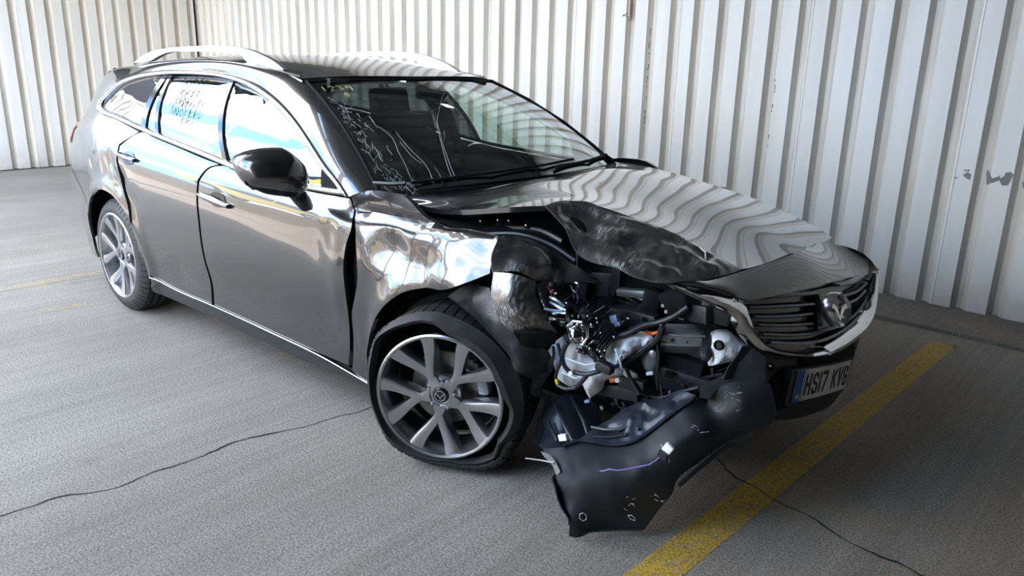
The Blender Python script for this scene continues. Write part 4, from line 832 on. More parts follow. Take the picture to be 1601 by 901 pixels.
for c_, nn, sp in (([(0.912, -0.585, 0.447)][0], 9, .02), ([(0.727, -0.8, 0.144)][0], 8, .022), ([(0.919, -0.53, 0.493)][0], 12, .03), ([(0.787, -0.745, 0.161)][0], 6, .015), ([(0.859, -0.65, 0.397)][0], 5, .02)):
    for i in range(nn):
        p = np.array(c_)+np.array([random.gauss(0, sp), -.012, random.gauss(0, sp*.6)]); q = p+np.array([random.uniform(.004, .02), random.uniform(-.002, .002), random.uniform(-.006, .012)]); mb.tube([p, q], .0007, 3)
mb.build('scratches', 'scratch', hb, kind='stuff')
# inner tray of the bumper
tray = sheet('bumper_tray', [(0.515, -0.79, 0.278), (0.524, -0.72, 0.3), (0.554, -0.66, 0.327), (0.569, -0.62, 0.347), (0.618, -0.6, 0.385), (0.69, -0.58, 0.415), (0.735, -0.56, 0.45), (0.805, -0.57, 0.457), (0.754, -0.64, 0.387), (0.706, -0.68, 0.333), (0.671, -0.72, 0.301), (0.618, -0.75, 0.284), (0.557, -0.78, 0.283)], [(0.588, -0.7, 0.299), (0.681, -0.66, 0.374), (0.634, -0.68, 0.343)], 'liner', hb, .011, .005, amp=.016, sc=16, seed=9)
for P in ([(0.511, -0.72, 0.296), (0.569, -0.73, 0.31), (0.618, -0.71, 0.32), (0.652, -0.68, 0.34)], [(0.639, -0.63, 0.35), (0.698, -0.61, 0.386), (0.745, -0.575, 0.431)], [(0.556, -0.6, 0.346), (0.615, -0.65, 0.338), (0.678, -0.69, 0.334)], [(0.551, -0.765, 0.291), (0.602, -0.74, 0.298), (0.647, -0.715, 0.314)]):
    MB().tube(P, .006, 6).build('tray_rib', 'black', hb)

# --- mirror
ms = sheet('door_mirror', [(-0.66, -1.288, 1.11), (-0.64, -1.272, 1.127), (-0.62, -1.246, 1.138), (-0.6, -1.207, 1.146), (-0.59, -1.157, 1.147), (-0.58, -1.122, 1.142), (-0.58, -1.084, 1.116), (-0.59, -1.051, 1.085), (-0.6, -1.035, 1.056), (-0.62, -1.026, 1.017), (-0.62, -1.039, 0.995), (-0.62, -1.081, 0.987), (-0.62, -1.14, 0.996), (-0.63, -1.211, 1.014), (-0.64, -1.26, 1.031), (-0.65, -1.279, 1.052), (-0.66, -1.286, 1.083)], (), 'paint', car, .012, .05, puff=.062, corner=60)
sheet('mirror_underside', [(-0.625, -1.28, 1.04), (-0.6, -1.229, 1.024), (-0.585, -1.162, 1.009), (-0.585, -1.095, 1.002), (-0.6, -1.049, 1.015), (-0.61, -1.04, 0.994), (-0.61, -1.077, 0.983), (-0.61, -1.147, 0.993), (-0.62, -1.218, 1.011), (-0.63, -1.256, 1.025)], (), 'black', ms, .012, .03, puff=.012)
sheet('mirror_stalk', [(-0.66, -1.096, 0.986), (-0.66, -1.009, 0.982), (-0.7, -0.961, 0.941), (-0.74, -0.923, 0.904), (-0.74, -0.951, 0.894), (-0.72, -0.985, 0.896), (-0.68, -1.041, 0.934)], (), 'black', ms, .012, .03, puff=.02)
# --- handles
def near(x, z, o): return np.array((x, side_y(x, z, -1, o, True), z))
for (bar, cup) in (([(-1.669, 0.834), (-1.573, 0.828), (-1.482, 0.819), (-1.403, 0.812)], [(-1.515, 0.829)][0]), ([(-2.565, 0.945), (-2.5, 0.941), (-2.423, 0.934), (-2.348, 0.928)], [(-2.437, 0.933)][0])):
    ww = [ .050 if bar is None else 0 ]
    C_ = [(cup[0]+.072*math.cos(a_), cup[1]+.036*math.sin(a_)) for a_ in np.linspace(0, 2*math.pi, 20, endpoint=False)]
    side_panel('handle_recess', C_, 'gloss', off=.003, step=.02, thick=.003)
    P = resample([near(x, z, .020 if 0 < i < len(bar)-1 else .012) for i, (x, z) in enumerate(bar)], 9); mb = MB(); V = []
    for i, p in enumerate(P):
        hh_ = .016*(1-.35*abs(i/4-1)); 
        for dy, dz in ((.010, -hh_), (-.004, -hh_*.8), (-.009, 0), (-.004, hh_*.8), (.010, hh_)): V.append(p+np.array((0, dy, dz)))
    F = [(i*5+j, (i+1)*5+j, (i+1)*5+j+1, i*5+j+1) for i in range(8) for j in range(4)] + [(i*5+4, (i+1)*5+4, (i+1)*5, i*5) for i in range(8)] + [(0, 1, 2, 3, 4), (40, 44, 43, 42, 41)]
    mesh('door_handle', V, F, 'paint', car, True, 50)
    MB().tube([p+np.array((0, -.010, .006)) for p in P], .003, 5).build('handle_trim', 'chrome', car)

# --- wheels
def wheel(c, steer, tilt, out, name, flat=None, spin=84, detail=True, sc=1.0):
    """c: centre of the outer rim plane; out = -1 near side, +1 far side"""
    Rm = Matrix.Rotation(steer, 3, 'Z') @ Matrix.Rotation(tilt, 3, 'X'); c = Vector(c)
    def L(r, th, h): return c + Rm @ Vector((sc*r*math.cos(th), out*h, sc*r*math.sin(th)))
    def ring(prof, n=64, closed=False):
        m_ = len(prof); V = [L(r, 2*math.pi*k/n, h) for r, h in prof for k in range(n)]
        return V, [(i*n+k, i*n+(k+1) % n, ((i+1) % m_)*n+(k+1) % n, ((i+1) % m_)*n+k) for i in range(m_ if closed else m_-1) for k in range(n)]
    V, F = ring([(.252, -.012), (.2525, .0), (.247, .005), (.240, .003), (.234, -.012), (.226, -.05), (.216, -.12), (.235, -.19), (.250, -.20)], 72)
    rim = mesh(name, V, F, 'alloy', car, True, 30)
    V, F = ring([(.253, -.004), (.2535, .004), (.247, .0075), (.239, .005), (.2375, -.001)], 72); mesh('rim_lip', V, F, 'alloy', rim, True, 30)
    for q in range(5):
        ce = math.radians(spin + 72*q)
        for sg in (-1, 1):
            V = []; n_ = 10
            for i in range(n_+1):
                t = i/n_; r = .045 + (.2405-.045)*t; th = ce + sg*math.radians(30*(1-t)**2.1 + 16.5 + 1.2*t); w_ = .018+.014*t*t if t > .12 else .020
                hz = -.030 + .008*t + .020*t*t + .010*(1-t)**3; e = np.array((-math.sin(th), math.cos(th)))*w_; c2 = np.array((math.cos(th), math.sin(th)))*r
                for a_, h_ in ((-1, hz-.045), (-1, hz-.010), (-.82, hz), (.35*sg*-1, hz+.003), (.82, hz), (1, hz-.010), (1, hz-.045)):
                    p = c2 + e*a_; V.append(c + Rm @ Vector((sc*p[0], out*h_, sc*p[1])))
            F = [(i*7+j, (i+1)*7+j, (i+1)*7+(j+1) % 7, i*7+(j+1) % 7) for i in range(n_) for j in range(7)] + [tuple(range(7))]
            mesh('spoke', V, F, 'alloy', rim, True, 40)
    V, F = ring([(.001, -.024), (.030, -.024), (.034, -.022), (.040, -.022), (.066, -.030), (.074, -.040), (.074, -.07)], 40); mesh('hub_face', V, F, 'alloy', rim, True, 30)
    V, F = ring([(.0005, -.015), (.024, -.0155), (.030, -.018), (.031, -.026)], 32); cap = mesh('centre_cap', V, F, 'gloss', rim, True, 40)
    if detail:
        V, F = ring([(.0225, -.016), (.0225, -.012), (.0190, -.012), (.0190, -.016)], 28, True); mesh('cap_badge', V, F, 'satin', cap, True, 30)
        for sg in (-1, 1):
            W_ = [(0, -.013), (0, -.006), (sg*.006, .004), (sg*.012, .008), (sg*.019, .005), (sg*.012, .003), (sg*.006, -.003)]
            V = [c + Rm @ Vector((a_, out*-.0125, b_)) for a_, b_ in W_]; mesh('cap_badge', V, [tuple(range(7))], 'satin', cap, False)
    for q in range(5):
        th = math.radians(spin + 72*q); p = L(.054, th, -.028); ax = Rm @ Vector((0, out, 0))
        MB().lathe([(.0125, -.012), (.0135, .0005), (.0125, .0010)], p, ax, 14).build('nut_recess', 'gloss', rim)
        MB().lathe([(.0085, -.015), (.0085, .006), (.006, .010), (.0005, .0105)], p, ax, 6).build('wheel_nut', 'satin', rim)
    V, F = ring([(.03, -.10), (.145, -.10), (.15, -.104), (.15, -.125)], 48); mesh('brake_disc', V, F, 'disc', rim, True, 30)
    V, F = ring([(.002, -.16), (.215, -.16)], 24); mesh('wheel_shade_disc', V, F, 'matt', rim)  # black disc behind the spokes, its colour standing in for shade in the wheel
    mb = MB()
    for i in range(7):
        th = math.radians(5 + 8*i); mb.box(L(.155, th, -.095), (.04, .05, .03), Rm @ Matrix.Rotation(-th*0, 3, 'Y'), .008)
    mb.build('brake_caliper', 'steel', rim)
    # tyre
    FR = (0, .015, .14, .155, .44, .72); n_ = 54*6; V = []; prof_n = 0; rows = []
    for k in range(n_):
        th = 2*math.pi*(k//6 + FR[k % 6])/54; sip = k % 6 in (1, 2); deg = math.degrees(th) % 360
        if flat is None:
            s4 = .004 if sip else 0; pr = [(.240, -.006), (.256, .003), (.275, .004), (.296-s4, -.003), (.314-s4, -.014), (.327-s4, -.028)]
            for g in range(4):
                h0 = -.032 - g*.0425; rr_ = .334 if g in (1, 2) else .332; s_ = .007 if sip else 0
                pr += [(rr_-s_, h0-.002), (rr_-s_, h0-.033), (rr_-.012, h0-.035), (rr_-.012, h0-.043)]
            pr += [(.326, -.205), (.305, -.222), (.27, -.220), (.24, -.205)]
            if math.sin(th) < -.93:   # contact patch
                lim = c.z-.002; pr = [(min(r_, lim/abs(math.sin(th))), h_) for r_, h_ in pr]
        else:
            ro, rb, hb_, wb = [float(np.interp(deg, flat[0], flat[j])) for j in (1, 2, 3, 4)]
            # wb: 0 = side wall upright, 1 = side wall folded so the tread looks outwards
            sh = rb*.45+ro*.55; sh = sh*(1-wb) + (rb+.012)*wb; hs = .012*(1-wb) + .004*wb
            pr = [(rb-.008, hb_-.02), (rb, hb_), (rb*.6+sh*.4, hb_*.5+hs+.006), (sh, hs), (sh+(ro-sh)*.35*(1-wb), hs-.010)]
            for g in range(4):
                ta = g/4; tb = (g+.82)/4; s_ = .005 if sip else 0
                def tp(t_):
                    up = (1-(1-t_)**2) ; r_ = (sh+.01*(1-wb))*(1-up)+ro*up - .035*t_*(1-wb); h_ = hs-.012 + wb*.055*math.sin(math.pi*min(1, t_*1.25)) - t_*(.20 - .08*wb); return (r_, h_)
                a1, b1, c1 = tp(ta), tp(tb), tp((g+1)/4)
                pr += [(a1[0]-s_, a1[1]), (b1[0]-s_, b1[1]), (b1[0]-.012, b1[1]-.002), (c1[0]-.012, c1[1]+.001)]
            pr += [(ro-.01, -.215), (ro-.03, -.225), (ro-.06, -.22), (.24, -.205)]
            lim = (c.z-.004)/sc
            if math.sin(th) < -.3: pr = [(min(r_, lim/abs(math.sin(th))), h_) for r_, h_ in pr]
        prof_n = len(pr); V += [L(r_, th, h_) for r_, h_ in pr]
    F = [(k*prof_n+j, ((k+1) % n_)*prof_n+j, ((k+1) % n_)*prof_n+j+1, k*prof_n+j+1) for k in range(n_) for j in range(prof_n-1)]
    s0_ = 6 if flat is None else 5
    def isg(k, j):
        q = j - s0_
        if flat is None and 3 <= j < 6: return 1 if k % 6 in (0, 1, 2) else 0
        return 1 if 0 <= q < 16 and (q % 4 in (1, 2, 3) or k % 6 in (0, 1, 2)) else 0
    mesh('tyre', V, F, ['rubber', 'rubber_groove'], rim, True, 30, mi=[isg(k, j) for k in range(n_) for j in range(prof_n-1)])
    return rim
FO = [(171.011, 0.285), (186.547, 0.278), (202.178, 0.287), (217.491, 0.302), (228.58, 0.309), (243.644, 0.293), (260.817, 0.291), (276.605, 0.297), (294.738, 0.319), (306.659, 0.347), (316.206, 0.353), (328.594, 0.347), (342.987, 0.342), (0.376, 0.347), (15.98, 0.363), (27.763, 0.361), (39.589, 0.347), (49.998, 0.343), (61.844, 0.344), (74.593, 0.349), (84.415, 0.351), (96.062, 0.348), (108.391, 0.345), (120.199, 0.338), (131.167, 0.327), (143.567, 0.313), (156.138, 0.3)]
FI = [(175.179, 0.26), (153.459, 0.278), (138.045, 0.308), (126.985, 0.301), (114.602, 0.293), (100.153, 0.293), (90.293, 0.284), (81.407, 0.26), (65.109, 0.255), (53.804, 0.258), (40.975, 0.255), (27.552, 0.242), (10.979, 0.248), (358.335, 0.273), (345.431, 0.274), (328.17, 0.266), (316.554, 0.29), (301.678, 0.277), (278.117, 0.242), (248.755, 0.253), (224.805, 0.265), (201.059, 0.254)]
def ang(L_): 
    L_ = sorted(L_); L2 = [(a_-360, r_) for a_, r_ in L_[-2:]] + L_ + [(a_+360, r_) for a_, r_ in L_[:2]]; return np.array([l[0] for l in L2]), np.array([l[1] for l in L2])
ga = np.arange(0, 361, 4.0); SCW = .958; fo = np.interp(ga, *ang(FO))/SCW; fi = np.maximum(np.interp(ga, *ang(FI))/SCW, .249)
wb = np.interp(ga, [0, 175, 205, 235, 300, 325, 350, 360], [.15, .1, .6, .95, 1, .9, .3, .15]); hbv = np.interp(ga, [0, 20, 60, 100, 150, 200, 300, 340, 360], [.02, .03, .035, .02, .0, -.004, -.004, .01, .02])
wheel((-0.0252, -0.9200, 0.3001), math.radians(27), 0, -1, 'front_wheel', (ga, fo, fi, hbv, wb), 84, True, SCW)
wheel((-2.76, -.895, .333), math.radians(-1), 0, -1, 'rear_wheel', None, 70)
wheel((.0, .86, .333), math.radians(10), 0, 1, 'front_wheel', None, 20, False); wheel((-2.75, .895, .333), 0, 0, 1, 'rear_wheel', None, 50, False)

# --- cabin
def seat(x, y, name='front_seat'):
    s_ = MB().box((x, y, .52), (.52, .50, .16), Matrix.Rotation(-.12, 3, 'Y'), .05).build(name, 'seat', car)
    MB().box((x-.30, y, .86), (.16, .48, .66), Matrix.Rotation(-.35, 3, 'Y'), .06).build('seat_back', 'seat', s_)
    MB().box((x-.46, y, 1.22), (.09, .26, .19), Matrix.Rotation(-.2, 3, 'Y'), .04).build('head_restraint', 'seat', s_)
    for d_ in (-.05, .05): MB().cyl((x-.44, y+d_, 1.06), (x-.46, y+d_, 1.16), .007, 8).build('restraint_post', 'satin', s_)
seat(-1.35, -.38); seat(-1.35, .38)
bs_ = MB().box((-2.25, 0, .55), (.5, 1.30, .18), Matrix.Rotation(-.1, 3, 'Y'), .05).build('rear_bench', 'seat', car); MB().box((-2.55, 0, .86), (.16, 1.30, .60), Matrix.Rotation(-.35, 3, 'Y'), .05).build('bench_back', 'seat', bs_)
for y in (-.42, 0, .42): MB().box((-2.68, y, 1.17), (.09, .24, .15), Matrix.Rotation(-.2, 3, 'Y'), .04).build('head_restraint', 'seat', bs_)
sheet('dashboard', [(-.42, -.76, .965), (-.30, -.40, .985), (-.24, 0, .99), (-.30, .40, .985), (-.42, .76, .965), (-.85, .74, .86), (-.88, 0, .88), (-.85, -.74, .86)], [(-.6, 0, .985), (-.6, -.4, .98), (-.6, .4, .98)], 'matt', car, .05, .12)
MB().lathe([(.185+.015*math.cos(a_), .015*math.sin(a_)) for a_ in np.linspace(0, 2*math.pi, 10)], (-.95, -.38, .86), Vector((-.9, 0, .42)), 36).build('steering_wheel', 'matt', car)
MB().box((-.92, -.38, .86), (.06, .34, .05), Matrix.Rotation(-.4, 3, 'Y'), .01).build('steering_hub', 'matt', car)
for y in (-.76, .76): MB().tube([(-1.62, y*.98, .6), (-1.64, y*.98, .98), (-1.68, y*.89, 1.2), (-1.74, y*.76, 1.34)], .055, 8).build('pillar_trim', 'seat', car)
MB().box(tuple(scr(.0, .90, -.04)), (.03, .20, .05), None, .02).build('rear_view_mirror', 'matt', car)
MB().box((-1.9, 0, .24), (2.4, 1.60, .10)).build('floor_pan', 'matt', car, False)
MB().box((-3.0, 0, .66), (.75, 1.2, .55)).build('load_floor', 'seat', car, False)
MB().box((-.50, 0, .60), (.10, 1.60, .68)).build('bulkhead', 'matt', car, False)
MB().box((-1.9, 0, 1.375), (1.5, 1.04, .02)).build('headlining', 'seat', car, False)

# --- behind the missing headlamp
MB().box((.10, .10, .52), (.80, .70, .50), None, .04).build('engine_block', 'matt', car)
MB().box((.72, .12, .48), (.10, .95, .50), None, .02).build('radiator', 'matt', car)
MB().box((-.12, -.46, .62), (.72, .07, .40), None, .02).build('inner_wing', 'matt', car)
MB().box((.80, .35, .45), (.10, .9, .12), None, .01).build('crash_beam', 'steel', car)
MB().box((.35, .1, .20), (.8, .95, .05), None, .01).build('engine_undertray', 'matt', car)
sheet('inner_wing_ledge', [(-0.324, -0.74, 0.921), (-0.143, -0.76, 0.897), (-0.033, -0.74, 0.874), (0.086, -0.7, 0.878), (0.212, -0.64, 0.86), (0.325, -0.6, 0.804), (0.365, -0.56, 0.782), (0.277, -0.52, 0.851), (0.156, -0.5, 0.923), (-0.061, -0.5, 0.928), (-0.287, -0.55, 0.903)], [(-0.018, -0.62, 0.897), (0.133, -0.58, 0.884)], 'matt', car, .03, .01, amp=.01, sc=8)
for u_, P in enumerate(([(-0.071, -0.66, 0.897), (-0.071, -0.66, 0.918)], [(-0.003, -0.64, 0.909), (-0.004, -0.64, 0.93)], [(0.041, -0.63, 0.912), (0.04, -0.63, 0.933)], [(0.115, -0.62, 0.905), (0.114, -0.62, 0.924)])):
    MB().cyl(P[0], P[1], .007, 8).build('bolt', 'satin', car)
for P, r in (([(-0.24, -0.7, 0.891), (-0.129, -0.64, 0.882), (0.036, -0.61, 0.892), (0.178, -0.6, 0.901), (0.265, -0.6, 0.878)], .012), ([(-0.023, -0.7, 0.874), (0.14, -0.66, 0.89), (0.233, -0.63, 0.868), (0.338, -0.62, 0.826)], .009)):
    MB().tube(resample(P, 16), r, 8).build('wing_hose', 'black', car)
dark = [(0.151, -0.6, 0.711), (0.27, -0.5, 0.716), (0.407, -0.48, 0.749), (0.669, -0.5, 0.784), (0.796, -0.42, 0.72), (0.864, -0.38, 0.638), (0.896, -0.38, 0.557), (0.811, -0.44, 0.459), (0.71, -0.5, 0.353), (0.471, -0.52, 0.231), (0.341, -0.58, 0.259), (0.259, -0.64, 0.354), (0.242, -0.66, 0.553)]
sheet('cavity_shade_sheet', [np.array(p)+np.array([-.10, .12, 0]) for p in dark], (), 'matt', car, .04, .01, amp=.02, sc=6)  # added black sheet, standing in for the darkness deep in the bay
wb_ = sheet('washer_bottle', [(0.297, -0.7, 0.508), (0.305, -0.68, 0.535), (0.325, -0.66, 0.559), (0.352, -0.66, 0.538), (0.417, -0.66, 0.543), (0.433, -0.65, 0.521), (0.464, -0.64, 0.517), (0.486, -0.63, 0.507), (0.519, -0.61, 0.485), (0.544, -0.6, 0.475), (0.55, -0.6, 0.46), (0.523, -0.62, 0.451), (0.489, -0.63, 0.43), (0.487, -0.64, 0.399), (0.469, -0.65, 0.378), (0.452, -0.655, 0.362), (0.438, -0.66, 0.383), (0.423, -0.66, 0.405), (0.395, -0.67, 0.39), (0.363, -0.68, 0.396), (0.336, -0.69, 0.412), (0.325, -0.7, 0.46)], (), 'white', car, .009, .05, amp=.018, sc=15, seed=1, puff=.030)
MB().tube([(0.41, -0.75, 0.526), (0.485, -0.74, 0.519), (0.533, -0.7, 0.533)], .003, 5).build('bottle_seam', 'white', wb_)
MB().tube([(0.404, -0.76, 0.477), (0.456, -0.75, 0.466), (0.486, -0.72, 0.484)], .003, 5).build('bottle_seam', 'white', wb_)
sheet('torn_white_duct', [(0.482, -0.64, 0.511), (0.485, -0.62, 0.543), (0.5, -0.61, 0.568), (0.538, -0.6, 0.596), (0.567, -0.58, 0.607), (0.581, -0.56, 0.615), (0.603, -0.55, 0.613), (0.623, -0.54, 0.593), (0.621, -0.55, 0.572), (0.593, -0.57, 0.547), (0.568, -0.58, 0.523), (0.545, -0.6, 0.496), (0.52, -0.61, 0.473), (0.496, -0.63, 0.482)], [(0.559, -0.63, 0.568), (0.537, -0.65, 0.534), (0.589, -0.58, 0.585)], 'white', car, .007, .004, amp=.034, sc=26, seed=7)
sheet('white_duct_mouth', [(0.528, -0.6, 0.477), (0.553, -0.59, 0.477), (0.586, -0.585, 0.471), (0.594, -0.58, 0.456), (0.585, -0.58, 0.441), (0.568, -0.585, 0.442), (0.548, -0.6, 0.46)], (), 'white', car, .008, .01, puff=.010)
fm = sheet('foam_absorber', [(0.787, -0.46, 0.63), (0.806, -0.45, 0.641), (0.839, -0.43, 0.64), (0.856, -0.42, 0.624), (0.87, -0.41, 0.612), (0.896, -0.4, 0.594), (0.884, -0.4, 0.568), (0.859, -0.42, 0.551), (0.832, -0.44, 0.538), (0.813, -0.46, 0.53), (0.791, -0.47, 0.526), (0.798, -0.46, 0.548), (0.793, -0.46, 0.569), (0.787, -0.47, 0.59), (0.787, -0.46, 0.608)], (), 'foam', car, .008, .04, amp=.010, sc=16, seed=2, puff=.03)
c0 = Vector([(0.836, -0.505, 0.619)][0]); MB().lathe([(.010, 0), (.014, .004), (.018, 0)], c0, (.3, -1, 0), 16).build('foam_hole', 'matt', fm); MB().cyl(c0+Vector((0, .01, 0)), c0+Vector((0, -.003, 0)), .011, 12).build('foam_hole', 'black', fm)
# crushed crash box: three folded faces with punched holes
cb = sheet('crash_box', [(0.648, -0.54, 0.62), (0.712, -0.515, 0.625), (0.774, -0.475, 0.626), (0.769, -0.475, 0.589), (0.708, -0.515, 0.586), (0.644, -0.54, 0.582)], (), 'steel', car, .012, .02)
sheet('crash_box_face', [(0.628, -0.48, 0.636), (0.684, -0.46, 0.643), (0.723, -0.435, 0.642), (0.755, -0.43, 0.624), (0.774, -0.475, 0.626), (0.712, -0.515, 0.625), (0.648, -0.54, 0.62), (0.636, -0.51, 0.63)], (), 'steel', cb, .012, .006)
sheet('crash_box_face', [(0.644, -0.54, 0.58), (0.709, -0.515, 0.584), (0.764, -0.475, 0.586), (0.743, -0.445, 0.547), (0.688, -0.485, 0.545), (0.629, -0.51, 0.541)], (), 'steel', cb, .012, .006)
for P in ([(0.65, -0.54, 0.62), (0.712, -0.515, 0.621), (0.77, -0.475, 0.625)], [(0.649, -0.545, 0.585), (0.711, -0.52, 0.588), (0.762, -0.475, 0.59)]): MB().tube(P, .0045, 6).build('crash_box_fold', 'steel', cb)
for P in [(0.682, -0.53, 0.603), (0.72, -0.505, 0.602), (0.762, -0.478, 0.604), (0.647, -0.53, 0.558)]: MB().cyl(np.array(P)+np.array([0, .004, 0]), np.array(P)+np.array([.001, -.003, 0]), .0065, 10).build('crash_box_hole', 'ink', cb)
sheet('rail_end_bracket', [(0.589, -0.56, 0.523), (0.608, -0.56, 0.562), (0.641, -0.54, 0.559), (0.646, -0.54, 0.521), (0.637, -0.54, 0.484), (0.625, -0.55, 0.47), (0.599, -0.56, 0.486)], (), 'steel', car, .012, .02, puff=.012)
MB().lathe([(.012, 0), (.013, .006), (.006, .010), (.0005, .010)], [(0.64, -0.575, 0.557)][0], (.2, -1, 0), 10).build('bolt', 'steel', car)
sheet('torn_bracket', [(0.762, -0.48, 0.631), (0.774, -0.46, 0.645), (0.786, -0.46, 0.617), (0.794, -0.48, 0.591), (0.803, -0.47, 0.568), (0.799, -0.49, 0.548), (0.781, -0.5, 0.552), (0.765, -0.49, 0.57), (0.769, -0.49, 0.598)], (), 'black', car, .01, .006, amp=.01, sc=20)
# dark boxes and pipes behind
for u_, (c_, d_, rz, mt, nm) in enumerate((
    ([(0.259, -0.4, 0.649)][0], (.20, .03, .17), .1, 'liner', 'relay_box'), ([(0.311, -0.38, 0.671)][0], (.15, .04, .20), -.1, 'liner', 'relay_box'), ([(0.214, -0.46, 0.647)][0], (.12, .05, .16), .3, 'liner', 'fuse_box_lid'),
    ([(0.452, -0.42, 0.695)][0], (.12, .04, .03), .1, 'steel', 'heat_shield'), ([(0.448, -0.4, 0.656)][0], (.15, .05, .05), .1, 'gloss', 'air_box'), ([(0.527, -0.42, 0.683)][0], (.06, .05, .09), .5, 'black', 'lamp_backplate'),
    ([(0.463, -0.45, 0.632)][0], (.14, .06, .035), .15, 'liner', 'coolant_pipe_cover'), ([(0.535, -0.48, 0.628)][0], (.12, .05, .06), 0, 'black', 'air_box'),
    ([(0.664, -0.46, 0.468)][0], (.20, .08, .14), .2, 'matt', 'undertray_bracket'), ([(0.715, -0.42, 0.471)][0], (.08, .05, .18), .1, 'liner', 'duct'), ([(0.664, -0.5, 0.452)][0], (.12, .02, .08), .3, 'liner', 'duct'),
    ([(0.774, -0.46, 0.454)][0], (.30, .05, .05), .25, 'black', 'lower_grille_bar'), ([(0.527, -0.58, 0.393)][0], (.16, .06, .05), .1, 'black', 'lower_rail'), ([(0.576, -0.58, 0.431)][0], (.10, .05, .05), .1, 'black', 'lower_rail'),
    ([(0.804, -0.48, 0.718)][0], (.10, .04, .07), .2, 'black', 'grille_bracket'), ([(0.758, -0.5, 0.708)][0], (.09, .04, .06), -.3, 'black', 'grille_bracket'))):
    MB().box(c_, d_, Matrix.Rotation(rz, 3, 'Z') @ Matrix.Rotation(.12*(u_ % 3-1), 3, 'Y'), .010).build(nm, mt, car)
sheet('control_unit', [(0.646, -0.58, 0.748), (0.685, -0.56, 0.787), (0.717, -0.54, 0.768), (0.72, -0.53, 0.723), (0.696, -0.53, 0.685), (0.679, -0.55, 0.683), (0.669, -0.57, 0.714)], (), 'black', car, .02, .03)
for P in [(0.669, -0.585, 0.733), (0.68, -0.58, 0.714)]: MB().box(np.array(P)+np.array([0, -.004, 0]), (.010, .003, .010)).build('unit_mark', 'steel', car, False)
# broken headlamp
hl = sheet('headlamp_reflector', [(0.41, -0.74, 0.637), (0.426, -0.735, 0.656), (0.454, -0.73, 0.657), (0.468, -0.72, 0.638), (0.473, -0.72, 0.61), (0.46, -0.725, 0.583), (0.441, -0.735, 0.585), (0.422, -0.74, 0.602)], [(0.39, -0.66, 0.587)], 'mirror', car, .006, .004, amp=.004, sc=50)
MB().tube([np.array(p) for p in [(0.414, -0.75, 0.641), (0.433, -0.745, 0.662), (0.463, -0.74, 0.664), (0.478, -0.73, 0.643), (0.482, -0.73, 0.613), (0.467, -0.735, 0.585), (0.445, -0.745, 0.587), (0.427, -0.75, 0.604), (0.414, -0.75, 0.641)]], .006, 8).build('projector_ring', 'satin', hl)
MB().sphere(Vector([(0.432, -0.715, 0.614)][0]), .022, 8).build('bulb_bowl', 'mirror', hl)
for P, r, mt, nm in (([(0.343, -0.76, 0.727), (0.372, -0.755, 0.719), (0.398, -0.75, 0.704)], .008, 'alloy_lip', 'lamp_light_bar'), ([(0.351, -0.77, 0.715), (0.38, -0.765, 0.703), (0.411, -0.76, 0.696)], .006, 'alloy_lip', 'lamp_light_bar'), ([(0.344, -0.79, 0.694), (0.38, -0.785, 0.694), (0.412, -0.775, 0.699)], .005, 'bluegrey', 'lamp_light_bar'),
    ([(0.359, -0.78, 0.664), (0.385, -0.775, 0.662), (0.41, -0.76, 0.66)], .007, 'mirror', 'lamp_trim_shard'), ([(0.372, -0.78, 0.68), (0.39, -0.77, 0.689), (0.415, -0.765, 0.689)], .009, 'mirror', 'lamp_trim_shard'), ([(0.47, -0.7, 0.638), (0.484, -0.695, 0.642), (0.488, -0.695, 0.623), (0.479, -0.7, 0.606), (0.465, -0.7, 0.623)], .004, 'satin', 'lamp_clip'),
    ([(0.384, -0.68, 0.77), (0.394, -0.68, 0.77), (0.401, -0.68, 0.756)], .005, 'satin', 'lamp_clip'), ([(0.373, -0.69, 0.761), (0.385, -0.69, 0.741), (0.4, -0.685, 0.739), (0.406, -0.685, 0.718)], .004, 'satin', 'lamp_clip')):
    MB().tube(resample(P, 8), r, 7).build(nm, mt, hl)
sheet('lamp_housing', [(0.248, -0.72, 0.741), (0.266, -0.7, 0.755), (0.345, -0.66, 0.763), (0.375, -0.66, 0.701), (0.371, -0.7, 0.641), (0.371, -0.72, 0.623), (0.352, -0.76, 0.65), (0.317, -0.76, 0.688)], (), 'gloss', hl, .012, .01, amp=.02, sc=15)
sheet('lamp_back_cover', [(0.405, -0.68, 0.674), (0.405, -0.66, 0.694), (0.442, -0.65, 0.673), (0.453, -0.66, 0.651), (0.453, -0.68, 0.638), (0.433, -0.69, 0.649)], (), 'black', hl, .01, .02, puff=.008)
sheet('finned_bracket', [(0.463, -0.68, 0.597), (0.467, -0.67, 0.63), (0.492, -0.65, 0.658), (0.516, -0.63, 0.641), (0.528, -0.63, 0.612), (0.508, -0.65, 0.583), (0.511, -0.66, 0.557), (0.51, -0.67, 0.532), (0.502, -0.68, 0.523), (0.486, -0.69, 0.553), (0.463, -0.69, 0.579)], (), 'black', hl, .009, .012, amp=.008, sc=30)
for a_ in range(6):
    p0 = np.array([(0.481, -0.695, 0.599)][0])*(1-a_/5) + np.array([(0.515, -0.695, 0.556)][0])*(a_/5); p1 = np.array([(0.503, -0.665, 0.655)][0])*(1-a_/5) + np.array([(0.537, -0.65, 0.606)][0])*(a_/5)
    MB().tube([p0+np.array([0, -.006, 0]), p1+np.array([0, -.006, 0])], .0035, 5).build('bracket_fin', 'black', hl)
